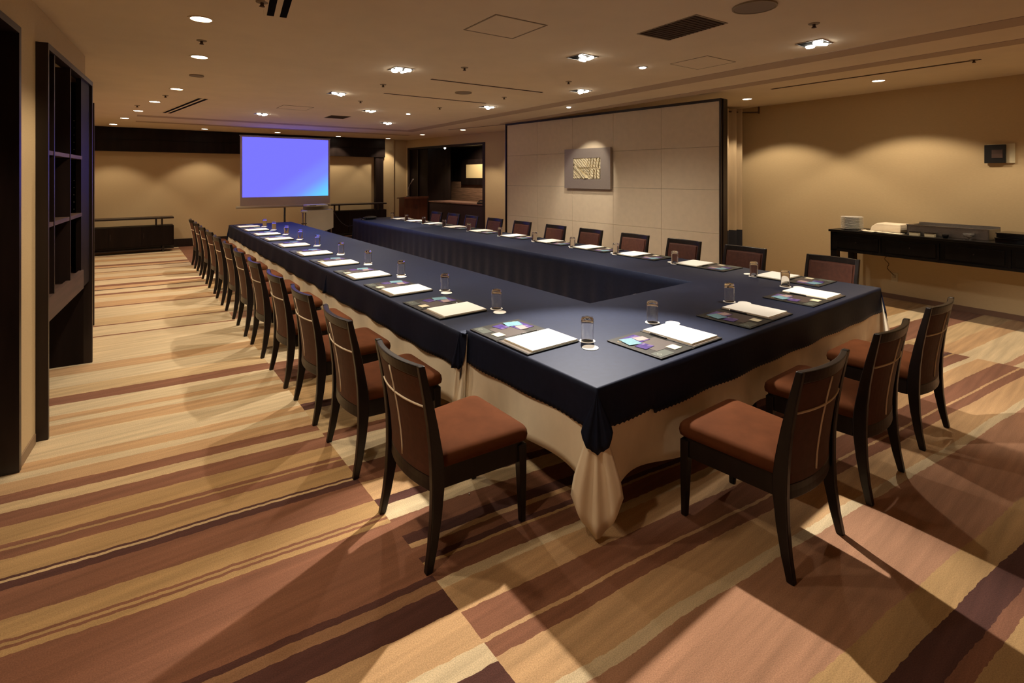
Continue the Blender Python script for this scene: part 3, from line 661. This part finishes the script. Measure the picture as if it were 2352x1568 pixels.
# ------------------------------------------------------------------ chairs
def make_chair():
    t = thing('dining_chair', 'x', 'chair')
    W = M['chair_wood']
    # rear leg / back post: (z, x centre, depth, y offset, width)
    prof = [(0, -.262, .032, .247, .030), (.10, -.240, .040, .243, .032), (.22, -.222, .050, .238, .033), (.34, -.212, .060, .234, .034), (.42, -.212, .062, .232, .034), (.50, -.218, .056, .230, .034),
            (.62, -.235, .046, .229, .033), (.74, -.258, .038, .229, .032), (.84, -.280, .032, .229, .031), (.888, -.290, .029, .229, .030)]
    for s in (-1, 1):
        bm = BM(); loft(bm, [[(x-d/2, s*y-w_/2, z), (x+d/2, s*y-w_/2, z), (x+d/2, s*y+w_/2, z), (x-d/2, s*y+w_/2, z)] for z, x, d, y, w_ in prof])
        obj('leg', bm, W, t, bevel=.005, seg=2)
        bm = BM(); f = [(0, .268, .028), (.20, .264, .038), (.385, .258, .046)]
        loft(bm, [[(x-d/2, s*.222-d/2, z), (x+d/2, s*.222-d/2, z), (x+d/2, s*.222+d/2, z), (x-d/2, s*.222+d/2, z)] for z, x, d in f])
        obj('leg', bm, W, t, bevel=.004, seg=2)
    def bx(z):      # where the post stands at height z
        for (z0, x0, *_), (z1, x1, *_) in zip(prof, prof[1:]):
            if z <= z1: return x0+(x1-x0)*(z-z0)/(z1-z0)
        return prof[-1][1]
    def back(z0, z1, hw, th, fwd, nz, bow=.034, nm='backrest', m=W, bev=.006):
        bm = BM(); ny = 14; F, Bk = [], []
        for i in range(nz+1):
            z = z0+(z1-z0)*i/nz; f, b = [], []
            for j in range(ny+1):
                y = -hw+2*hw*j/ny; c = bow*(1-(y/.215)**2)
                f.append((bx(z)-c+fwd+th/2, y, z)); b.append((bx(z)-c+fwd-th/2, y, z))
            F.append(f); Bk.append(b)
        rings = [F[i]+Bk[i][::-1] for i in range(nz+1)]
        loft(bm, rings); return obj(nm, bm, m, t, bevel=bev, seg=2)
    bk = back(.375, .835, .214, .026, 0, 10, m=M['suede_back'])
    back(.41, .825, .195, .020, .018, 8, nm='back_cushion', m=M['suede_back'], bev=.008)
    back(.832, .886, .216, .030, 0, 2, nm='top_rail', bev=.005)
    back(.315, .380, .216, .028, 0, 2, nm='bottom_rail', bev=.004)
    # cream cords crossing on the back: sub-parts of the backrest
    pts = [(bx(z)-.034-.0135, -.0+.012, z) for z in [.40+.043*k for k in range(11)]]
    obj('vertical_cord', tube(BM(), pts, .0046, 6), M['cord'], bk, smooth=True)
    pts = [(bx(.70)-.034*(1-(y/.215)**2)-.0135, y, .70) for y in [-.21+.03*k for k in range(15)]]
    obj('horizontal_cord', tube(BM(), pts, .0054, 6), M['cord'], bk, smooth=True)
    # seat frame and cushion
    def outline(ins, n=5):
        fr, rw_, xf, xb, R = .248-ins, .212-ins, .300-ins, -.185+ins, .05
        P = [(xb, -rw_), (xf, -fr), (xf, fr), (xb, rw_)]; out = []
        for i, (cx, cy) in enumerate(P):
            a = Vector(P[i-1])-Vector((cx, cy)); b = Vector(P[(i+1) % 4])-Vector((cx, cy)); r = R if i in (1, 2) else .012
            p0 = Vector((cx, cy))+a.normalized()*r; p1 = Vector((cx, cy))+b.normalized()*r
            for k in range(n+1):
                s = k/n; q = p0*(1-s)**2+2*Vector((cx, cy))*s*(1-s)+p1*s*s; out.append((q.x, q.y))
        return out
    bm = BM(); loft(bm, [[(x, y, z) for x, y in outline(i)] for i, z in ((.016, .300), (.012, .402))]); obj('seat_frame', bm, W, t)
    bm = BM(); loft(bm, [[(x, y, z) for x, y in outline(i)] for i, z in ((.010, .398), (.0, .404), (-.003, .424), (.0, .446), (.008, .459), (.022, .467), (.05, .472), (.10, .476), (.16, .478))])
    obj('seat', bm, M['suede'], t, smooth=True)
    return t
chair = make_chair(); used = []
GL = 'brown chairs around the tables'
LCY = [2.225, 3.085, 3.863, 4.635, 5.489, 6.31, 7.13, 7.95, 8.78, 9.62, 10.47, 11.30]
for i, y in enumerate(LCY):
    lb = f'rust brown chair with cream cord cross, {ORD[i]} from the camera in the left row' if i < 11 else 'rust brown chair farthest from the camera in the left row, near the screen'
    place(chair, used, (1.305+random.uniform(-.008, .008)*(i > 0), y, 0), random.uniform(-.02, .02)*(i > 0), lb, GL)
for i, (x, a) in enumerate(((2.475, .0), (3.33, .01), (4.21, -.01))):
    place(chair, used, (x, 1.275, 0), pi/2+a, ['rust brown chair nearest the camera on the right, in front of the cross table', 'middle of the three brown chairs before the front table', 'rightmost of the three brown chairs before the front table'][i], GL)
RCY = [2.205, 3.11, 3.92, 4.72, 5.57, 6.36, 7.26, 8.10, 8.93, 9.66, 10.40]
for i, y in enumerate(RCY):
    place(chair, used, (5.43+random.uniform(-.01, .01), y, 0), pi+random.uniform(-.02, .02), f'brown chair facing us behind the right table, {ORD[i]} from the right', GL)

# ------------------------------------------------------------------ place settings
# local frame: +x away from the sitter (into the table), +y to the sitter's left; origin on the table at the folder hinge
fo = thing('document_folder', 'x', 'folder', group='open black document folders')
def sheet(name, x0, x1, y0, y1, z0, z1, m, parent, bev=0, rot=0):
    bm = BM(); cx, cy = (x0+x1)/2, (y0+y1)/2; hx, hy = (x1-x0)/2, (y1-y0)/2; c, s = cos(rot), sin(rot)
    prism(bm, [(cx+c*x-s*y, cy+s*x+c*y) for x, y in ((-hx, -hy), (hx, -hy), (hx, hy), (-hx, hy))], z0, z1); return obj(name, bm, m, parent, bevel=bev)
sheet('left_cover', 0, .395, .012, .30, .001, .007, M['folder'], fo, .002)
rc = sheet('right_cover', 0, .395, -.30, -.008, .001, .008, M['folder'], fo, .002)
sheet('spine', 0, .395, -.008, .012, .001, .004, M['folder'], fo)
sheet('lining', .012, .385, -.292, -.015, .008, .0088, M['folder_edge'], rc)
pk = sheet('pocket', .09, .26, .02, .22, .007, .0082, M['chocolate_card'], fo)
lbm = sheet('label', .015, .085, .16, .285, .007, .0082, M['green_label'], fo)
bm = BM(); ring(bm, .05, .25, .010, .014, .0082, .0086, 16); obj('emblem', bm, M['emblem'], lbm)
bm = BM(); ring(bm, .33, .26, .008, .012, .007, .0078, 16); box(bm, .33, .334, .22, .24, .007, .0076); obj('emblem', bm, M['gold'], fo)
npd = thing('notepad', 'x', 'notepad', group='white notepads in the folders')
sheet('pages', 0, .350, 0, .268, .0, .007, M['paper'], npd); sheet('cardboard_back', -.002, .352, -.002, .270, -.002, 0, M['cream_card'], npd)
pen = thing('pen', 'x', 'pen', group='black pens')
obj('barrel', tube(BM(), [(-.07, 0, .005), (.04, 0, .005), (.055, 0, .005)], [.0045, .0048, .003], 10), M['black'], pen, smooth=True)
obj('cap', tube(BM(), [(-.07, 0, .005), (-.077, 0, .005)], .0045, 10), M['steel'], pen); obj('clip', B(-.065, -.03, -.001, .001, .0095, .0108), M['steel'], pen)
def card(name, label_cat, m, hx, hy, extra=None):
    c = BM(); box(c, -hx, hx, -hy, hy, 0, .0012); o = obj(name, c, m); tag(o, 'x', label_cat); return o
blue = card('leaflet', 'leaflet', M['blue_card'], .055, .045); purp = card('leaflet', 'leaflet', M['purple'], .060, .075); purp2 = card('leaflet', 'leaflet', M['purple'], .038, .045)
cream = card('name_card', 'card', M['cream_card'], .032, .035); pink = card('leaflet', 'leaflet', M['pink_card'], .03, .04)
gl = thing('drinking_glass', 'x', 'glass', group='upturned water glasses')
obj('body', lathe(BM(), [(.034, 0), (.0355, .001), (.0365, .004), (.0385, .11), (.0375, .132), (.034, .141), (.026, .1435), (0, .141), (0, .128), (.024, .127), (.0335, .120), (.0355, .105), (.0340, .004)], seg=28, close=True), M['glass_clear'], gl, smooth=True)
co = obj('coaster', lathe(BM(), [(0, 0), (.047, 0), (.048, .001), (.047, .0022), (0, .0022)], seg=28), M['coaster']); tag(co, 'x', 'coaster', 'white paper coasters')
U = {k: [] for k in ('fo', 'np', 'pen', 'blue', 'purp', 'purp2', 'cream', 'pink', 'gl', 'co')}
def setting(ox, oy, rot, where, full=True, g=(.45, -.31), c2=(.375, -.405), simple=False):
    c, s = cos(rot), sin(rot); z = TZ+.0015
    P = lambda x, y, dz=0: (ox+c*x-s*y, oy+s*x+c*y, z+dz)
    jr = random.uniform(-.03, .03); jx = random.uniform(-.008, .008)
    place(fo, U['fo'], P(0, 0), rot, f'open black document folder {where}')
    place(npd, U['np'], P(.035+jx, -.292, .0108), rot+jr*.3, f'white notepad lying in the folder {where}')
    if full:
        place(pen, U['pen'], P(.24, -.004+.002, .0085), rot+pi, f'black pen along the folder hinge {where}')
        place(purp, U['purp'], P(.30, .16, .0088), rot+.08, f'violet leaflet in the folder pocket {where}', 'violet leaflets')
        place(blue, U['blue'], P(.285, .215-.0, .0104), rot-.25, f'pale blue leaflet on the folder {where}', 'pale blue leaflets')
        place(purp2, U['purp2'], P(.185, .21, .0090), rot+.12, f'small violet leaflet lower in the folder {where}', 'small violet leaflets')
        place(pink, U['pink'], P(.285, .12, .0104), rot-.15, f'pale pink leaflet in the folder {where}', 'pink leaflets')
        place(cream, U['cream'], P(.075, .055+.03, .0088), rot+.02, f'small cream card on the folder {where}', 'cream cards')
    q = P(g[0], g[1]); q2 = P(c2[0], c2[1])
    place(co, U['co'], q, 0, f'white coaster under the glass {where}'); place(co, U['co'], q2, 0, f'empty white coaster beside the glass {where}')
    place(gl, U['gl'], (q[0], q[1], q[2]+.0022), random.uniform(0, 6), f'upturned clear glass {where}')
LS = [2.53, 3.45, 4.28, 5.13, 6.01, 6.93, 7.92, 8.82, 9.66, 10.55, 11.33]
LG = [2.215, 3.165, 3.945, 4.83, 5.71, 6.63, 7.64, 8.55, 9.42, 10.33, 11.12]
for i, y in enumerate(LS):
    if y > LY1-.35: y = LY1-.36
    gx_ = .45 if i == 0 else .49; ox = 1.793 if i == 0 else (1.752 if i != 0 else 0)
    wh = 'at the near left corner' if i == 0 else f'at the {ORD[i-1]} left table place'
    setting(ox, y, 0, wh, full=True, g=(gx_, LG[i]-y), c2=(gx_-.075 if i == 0 else gx_-.04, LG[i]-y-.098))
for i, x in enumerate((2.63, 3.555, 4.485)):
    setting(x, 1.742, pi/2, ['right of the near corner', 'in the middle of the front table', 'near the right end of the front table'][i], g=(.485, -(.25 if i == 0 else .29)), c2=(.39, -(.345)))
RS = [2.33, 3.25, 4.13, 4.92, 5.75, 6.65, 7.62, 8.52, 9.38, 10.2, 10.95]
for i, y in enumerate(RS):
    setting(5.375, y, pi, f'at the {ORD[i]} right table place', g=(.37, -.31), c2=(.30, -.40))
# an extra upturned glass on the front table's right place
# ------------------------------------------------------------------ far end of the room
SY = 12.95
t = thing('projection_screen', 'tripod projection screen glowing violet blue at the far end', 'projection screen', (3.10, SY, 0))
obj('fabric', B(-1.0, 1.0, 0, .006, 1.02, 2.61), M['screen_fabric'], t)
sc = obj('picture', B(-.955, .955, -.004, 0, 1.215, 2.585), M['screen'], t)
obj('top_bar', B(-1.015, 1.015, -.015, .025, 2.605, 2.63), M['dull_steel'], t, bevel=.004)
obj('housing', tube(BM(), [(-1.08, .0, .985), (1.02, .0, .985)], .030, 14), M['beige_metal'], t, smooth=True)
obj('pole', tube(BM(), [(-.05, .03, .25), (-.05, .03, 2.62)], .014, 10), M['dull_steel'], t, smooth=True)
obj('lower_pole', cyl(BM(), -.05, .03, .18, .96, .022, 12), M['black'], t, smooth=True)
for a in (-pi/2, pi/6+.1, 5*pi/6): obj('leg', tube(BM(), [(-.05+.02*cos(a), .03+.02*sin(a), .52), (-.05+.45*cos(a), .03+.45*sin(a), .012)], .011, 8), M['black'], t, smooth=True)

t = thing('projector_cart', 'beige cart with a curved front panel beside the screen', 'cart', (3.70, 12.40, 0))
bm = BM(); n = 16; rings = []
for k in range(n+1):
    s = k/n; x = -.335+.635*s; zb = .47-.07*sin(pi*s); rings.append([(x, -.03-.04*sin(pi*s), zb), (x, -.0-.04*sin(pi*s), zb), (x, 0-.04*sin(pi*s), .90), (x, -.03-.04*sin(pi*s), .90)])
loft(bm, rings); obj('front_panel', bm, M['beige_metal'], t)
obj('tray', B(-.33, .30, 0, .42, .87, .90), M['beige_metal'], t, bevel=.004); obj('lower_tray', B(-.30, .27, .02, .40, .22, .24), M['beige_metal'], t)
for x in (-.29, .27):
    for y in (.03, .38):
        lg = obj('leg', cyl(BM(), x, y, .05, .87, .014, 10), M['dull_steel'], t, smooth=True)
        obj('caster', tube(BM(), [(x-.012, y, .028), (x+.012, y, .028)], .028, 12), M['black'], lg)
obj('backboard', B(-.315, .27, .25, .27, .90, .985), M['beige_metal'], t)
t = thing('projector', 'flat pale projector on top of the beige cart', 'projector', (3.66, 12.5, .985))
obj('body', B(-.27, .22, -.10, .18, 0, .045), M['white_plastic'], t, bevel=.012); obj('lens', tube(BM(), [(.08, .18, .025), (.08, .21, .025)], .022, 14), M['black'], t); obj('vent', B(-.20, -.05, -.102, -.10, .012, .032), M['dull_steel'], t)
t = thing('desk_lamp', 'slim stand with a small round head left of the cart', 'stand', (3.33, 12.25, 0))
obj('base', lathe(BM(), [(0, 0), (.13, 0), (.13, .015), (.02, .03), (0, .03)], seg=20), M['black'], t); obj('pole', cyl(BM(), 0, 0, .03, .88, .010, 10), M['black'], t, smooth=True)
obj('head', lathe(BM(), [(0, -.02), (.06, -.015), (.085, .01), (.04, .035), (0, .04)], (-.03, 0, .88), 18), M['white_plastic'], t, smooth=True); obj('bracket', B(-.09, .02, -.02, .02, .60, .625), M['grille'], t)
t = thing('power_cable', 'black cable sagging from the cart to the right table', 'cable')
obj('cable', tube(BM(), curve_pts([(3.98, 12.45, .92), (4.02, 12.3, .80), (4.10, 12.15, .62), (4.22, 11.98, .52), (4.34, 11.90, .58), (4.42, 11.885, .69), (4.46, 11.80, .712)], 6), .006, 6), M['black'], t, smooth=True)
# black bag on the end of the right table
t = thing('carry_bag', 'small black bag lying on the far end of the right table', 'bag', (4.56, 11.50, TZ+.002), .5)
bm = BM(); bmesh.ops.create_uvsphere(bm, u_segments=20, v_segments=10, radius=1)
for v in bm.verts: v.co = Vector((v.co.x*.20*(1+.1*sin(5*v.co.y)), v.co.y*.12*(1+.12*sin(4*v.co.x)), max(0, .035+v.co.z*.038)))
obj('pouch', bm, M['black'], t, smooth=True); obj('strap', tube(BM(), curve_pts([(-.18, 0, .03), (-.24, -.06, .015), (-.30, .0, .01), (-.24, .08, .012), (-.15, .05, .03)], 5), .008, 6), M['black'], t, smooth=True)

# lectern with gooseneck microphone
t = thing('lectern', 'reddish wood lectern in front of the bar niche', 'lectern', (6.27, 12.80, 0))
bm = BM(); prism(bm, [(-.33, -.20), (.35, -.20), (.31, .22), (-.29, .22)], .0, 1.09); obj('body', bm, M['lectern_wood'], t, bevel=.004)
bm = BM(); loft(bm, [[(-.35, -.23, 1.09), (.37, -.23, 1.09), (.37, .24, 1.09), (-.35, .24, 1.09)], [(-.35, -.23, 1.15), (.37, -.23, 1.15), (.37, .24, 1.11), (-.35, .24, 1.11)]]); obj('reading_top', bm, M['lectern_wood'], t, bevel=.004)
bm = BM(); lathe(bm, [(.030, -.002), (.038, -.002), (.038, .002), (.030, .002)], (0, 0, 0), 20, close=True); box(bm, -.06, .06, -.058, -.050, -.002, .002); box(bm, -.04, .04, -.074, -.068, -.002, .002); box(bm, -.004, .004, -.026, .026, -.002, .002)
bmesh.ops.rotate(bm, verts=bm.verts[:], cent=(0, 0, 0), matrix=Matrix.Rotation(pi/2, 3, 'X')); bmesh.ops.translate(bm, verts=bm.verts[:], vec=(.01, -.2015, .90)); obj('emblem', bm, M['espresso'], t)
t = thing('microphone', 'gooseneck microphone standing on the lectern', 'microphone', (6.10, 12.72, 1.148))
obj('base', lathe(BM(), [(0, 0), (.045, 0), (.04, .015), (0, .02)], seg=18), M['black'], t)
obj('gooseneck', tube(BM(), curve_pts([(0, 0, .01), (0, 0, .14), (.01, .0, .22), (.05, .0, .31), (.085, 0, .36)], 6), .0055, 8), M['steel'], t, smooth=True)
obj('head', tube(BM(), [(.085, 0, .36), (.10, 0, .385), (.135, 0, .44), (.15, 0, .462), (.158, 0, .474)], [.010, .013, .018, .020, .010], 12), M['dull_steel'], t, smooth=True)

def low_cabinet(x0, x1, y, zt, label, ext=.0):
    cx = (x0+x1)/2; h = (x1-x0)/2; t = thing('low_sideboard', label, 'sideboard', (cx, y, 0))
    obj('top_board', B(-h-ext, h, -.02, .42, zt-.035, zt), M['espresso'], t, bevel=.003)
    obj('body', B(-h, h, 0, .40, .14, zt-.19), M['niche_wood'], t, bevel=.003)
    for k in range(3):
        a = -h+.01+k*(2*h-.02)/3; d = obj('door', B(a+.004, a+(2*h-.02)/3-.004, -.012, 0, .155, zt-.205), M['niche_wood'], t, bevel=.002)
        obj('handle', B(a+.03, a+.04, -.022, -.012, .32, .44), M['espresso'], d)
    obj('lower_shelf', B(-h, h, .02, .38, .06, .085), M['espresso'], t)
    for x in (-h+.20, h-.22, h-.33, -h+.33): obj('post', B(x-.018, x+.018, .02, .06, zt-.19, zt-.035), M['espresso'], t)
    for x in (-h+.18, h-.20):
        for yy in (.03, .33): obj('leg', B(x-.02, x+.02, yy, yy+.04, 0, .14), M['espresso'], t)
low_cabinet(-.85, .915, 13.95, .775, 'low dark sideboard against the far wall, left of the screen')
low_cabinet(4.35, 6.02, 13.95, .935, 'low dark sideboard against the far wall, right of the cart')

# ------------------------------------------------------------------ right side: buffet table and what stands on it
BA = math.atan2(-1, -.12)+pi     # table runs along the right wall
bd = Vector((-.206, -1.98)).normalized(); bn = Vector((-bd.y, bd.x))        # along (towards the camera), and towards the wall
BF = Vector((7.93, 3.08)); BZ = .955; BLn = 3.1; BW = .56
def bp(s, o): p = BF+bd*s+bn*o; return (p.x, p.y)
brot = math.atan2(bd.y, bd.x)
t = thing('buffet_table', 'long black buffet table with framed drawers along the right wall', 'table', (BF.x, BF.y, 0), brot)
W = M['ebony']
obj('tabletop', B(-.02, BLn, -.02, BW, BZ-.03, BZ), W, t, bevel=.004)
bm = BM(); box(bm, .0, BLn-.02, .015, .035, .66, BZ-.03); box(bm, .02, BLn-.02, BW-.04, BW-.02, .66, BZ-.03); box(bm, .01, .03, .035, BW-.04, .66, BZ-.03); box(bm, 0, BLn-.02, .0, .015, .66, .69); box(bm, 0, BLn-.02, .0, .015, BZ-.06, BZ-.03)
for s in (0, .60, .62+.60, 1.86, 2.48): box(bm, s, s+.022, .0, .015, .69, BZ-.06)
obj('apron', bm, W, t)
for k in range(5):
    s = .03+.62*k
    if s < BLn-.6:
        d = obj('drawer', B(s+.03, s+.56, .004, .015, .715, BZ-.085), M['ebony'], t, bevel=.002); obj('knob', tube(BM(), [(s+.295, .004, .80), (s+.295, -.012, .80)], .007, 8), M['espresso'], d)
for x in (.0, BLn-.09):
    for y in (.0, BW-.09): obj('leg', B(x, x+.085, y, y+.085, 0, BZ-.03), W, t, bevel=.003)
def bplace(s, o, z=BZ): p = bp(s, o); return (p[0], p[1], z)
# stack of plates
pl = obj('dinner_plate', lathe(BM(), [(0, 0), (.085, 0), (.09, .004), (.135, .013), (.137, .015), (.134, .016), (.088, .008), (0, .006)], seg=40), M['white_plate'], smooth=True); tag(pl, 'x', 'plate', 'white plates stacked on the buffet')
used = []
NP = 12
for k in range(NP):
    lb = 'white plate at the bottom of the buffet stack' if k == 0 else ('white plate on top of the buffet stack' if k == NP-1 else f'white plate, {ORD[k]} from the bottom of the buffet stack')
    place(pl, used, bplace(.16, .25, BZ+.0145*k), 0, lb)
def bbox(name, s0, s1, o0, o1, z0, z1, m, label, cat, bev=.004):
    c = bplace((s0+s1)/2, (o0+o1)/2, z0); t = thing(name, label, cat, c, brot); hs, ho = (s1-s0)/2, (o1-o0)/2; return t, hs, ho, z1-z0
t, hs, ho, h = bbox('napkin_box', .42, .78, .16, .44, BZ, BZ+.115, None, 'cream cloth covered box behind the plates on the buffet', 'box')
bm = BM(); n = 16
loft(bm, [[(-hs, -ho, 0), (hs, -ho, 0), (hs, ho, 0), (-hs, ho, 0)], [(-hs+.02, -ho+.01, h*.6), (hs, -ho+.005, h*.6), (hs, ho, h*.6), (-hs+.02, ho, h*.6)], [(-hs+.08, -ho+.015, h), (hs-.005, -ho+.015, h), (hs-.005, ho-.01, h), (-hs+.08, ho-.01, h)]]); obj('cloth_cover', bm, M['white_cloth'], t, bevel=.012, seg=3)
t, hs, ho, h = bbox('napkin', .34, .84, .03, .14, BZ, BZ+.02, None, 'crumpled cream napkin at the buffet front edge', 'napkin')
bm = BM(); g = 14; vs = [[bm.verts.new((-hs+2*hs*i/g, -ho+2*ho*j/g, .002+.018*abs(sin(i*1.3)*cos(j*.9+i*.4))*(1-i/g)+.001)) for j in range(g+1)] for i in range(g+1)]
for i in range(g):
    for j in range(g): bm.faces.new((vs[i][j], vs[i+1][j], vs[i+1][j+1], vs[i][j+1]))
o = obj('cloth', bm, M['white_cloth'], t, smooth=True); md = o.modifiers.new('s', 'SOLIDIFY'); md.thickness = .002; md.offset = 1
# long steel tray box with glass front
t, hs, ho, h = bbox('chafing_tray', .86, 1.66, .14, .50, BZ, BZ+.125, None, 'long grey steel display trough on the buffet', 'serving trough')
bm = BM(); box(bm, -hs, hs, -ho, -ho+.012, 0, h); box(bm, -hs, hs, ho-.012, ho, 0, h+.02); box(bm, -hs, -hs+.012, -ho, ho, 0, h); box(bm, hs-.012, hs, -ho, ho, 0, h); box(bm, -hs, hs, -ho, ho, 0, .01); obj('trough', bm, M['dull_steel'], t)
obj('rim', B(-hs-.005, hs+.005, -ho-.006, -ho+.016, h, h+.006), M['steel'], t); obj('inner_pan', B(-hs+.02, hs-.02, -ho+.02, ho-.02, .03, .07), M['steel'], t)
for s, lb in ((.97, 'left of the two small cream card boxes before the steel trough'), (1.13, 'right of the two small cream card boxes before the steel trough')):
    t, hs, ho, h = bbox('card_box', s-.05, s+.05, .045, .095, BZ, BZ+.05, None, lb, 'box'); obj('box', B(-hs, hs, -ho, ho, 0, h-.008), M['cream_card'], t, bevel=.002); obj('lid', B(-hs-.002, hs+.002, -ho-.002, ho+.002, h-.008, h), M['niche_wood'], t)
t = thing('sauce_pot', 'small round black pot before the steel trough', 'pot', bplace(1.28, .07)); obj('bowl', lathe(BM(), [(0, 0), (.02, 0), (.032, .02), (.034, .045), (.028, .047), (.028, .03), (0, .02)], seg=20), M['lacquer'], t, smooth=True); obj('lid', lathe(BM(), [(0, .052), (.03, .046), (.03, .044), (0, .044)], seg=20), M['lacquer'], t)
t = thing('glass_bowl', 'small smoky footed glass bowl before the steel trough', 'bowl', bplace(1.50, .07)); obj('bowl', lathe(BM(), [(0, 0), (.03, 0), (.028, .006), (.008, .012), (.008, .025), (.045, .04), (.052, .075), (.049, .075), (.042, .045), (0, .034)], seg=24), M['acrylic'], t, smooth=True)
for k in range(2):
    t, hs, ho, h = bbox('lacquer_box', 1.74+.01*k, 2.10, .04, .34, BZ+.058*k, BZ+.056+.058*k, None, ['lower black lacquer box at the buffet right end', 'upper black lacquer box at the buffet right end'][k], 'box')
    obj('tray', B(-hs, hs, -ho, ho, 0, h-.012), M['lacquer'], t, bevel=.004); obj('lid', B(-hs-.006, hs+.006, -ho-.006, ho+.006, h-.012, h), M['lacquer'], t, bevel=.003)
t, hs, ho, h = bbox('lacquer_chest', 2.125, 2.55, .10, .46, BZ, BZ+.20, None, 'tall black lacquer chest cut by the right picture edge', 'chest')
obj('body', B(-hs, hs, -ho, ho, 0, h-.02), M['lacquer'], t, bevel=.005); obj('lid', B(-hs-.012, hs+.012, -ho-.012, ho+.012, h-.02, h), M['lacquer'], t, bevel=.004)
t, hs, ho, h = bbox('paper_card', 2.05+.09, 2.30, .005, .075, BZ, BZ+.004, None, 'white paper on the buffet front edge at the right', 'paper'); obj('sheet', B(-hs, hs, -ho, ho, 0, .003), M['paper'], t)

# things on the right wall
wrot = math.atan2(1, .104)      # local +x along the wall (away from camera), local +y into the room
t = thing('wall_picture', 'small black framed picture on the right wall above the buffet', 'picture', (rwx(1.40)-.0, 1.40, 1.97), wrot)
obj('mount', B(-.13, .12, 0, .02, -.115, .115), M['cream_card'], t); obj('frame', B(-.055, .14, .02, .05, -.115, .105), M['black'], t, bevel=.004); obj('canvas', B(-.03, .07, .05, .054, -.055, .045), M['lip_wood'], t)
t = thing('wall_outlet', 'cream wall socket below the buffet table', 'outlet', (rwx(2.50), 2.50, .30), wrot)
obj('plate', B(-.04, .04, 0, .008, -.06, .06), M['cream_card'], t, bevel=.002); obj('plug', B(-.015, .015, .008, .035, -.005, .03), M['beige_metal'], t, bevel=.003)
t = thing('extension_cord', 'thin cord winding down the wall to the socket', 'cord')
pts = [(rwx(y)-.035, y, z) for y, z in ((2.60, .66), (2.58, .60), (2.61, .54), (2.56, .48), (2.58, .42), (2.54, .37), (2.50, .33))]
obj('cord', tube(BM(), curve_pts(pts, 5), .004, 6), M['grille'], t, smooth=True)
# small litter on the carpet
tag(obj('paper_scrap', tube(BM(), [(1.47, 2.33, .003), (1.478, 2.335, .003)], .004, 6), M['paper']), 'tiny white scrap on the carpet under the nearest left chair', 'scrap')
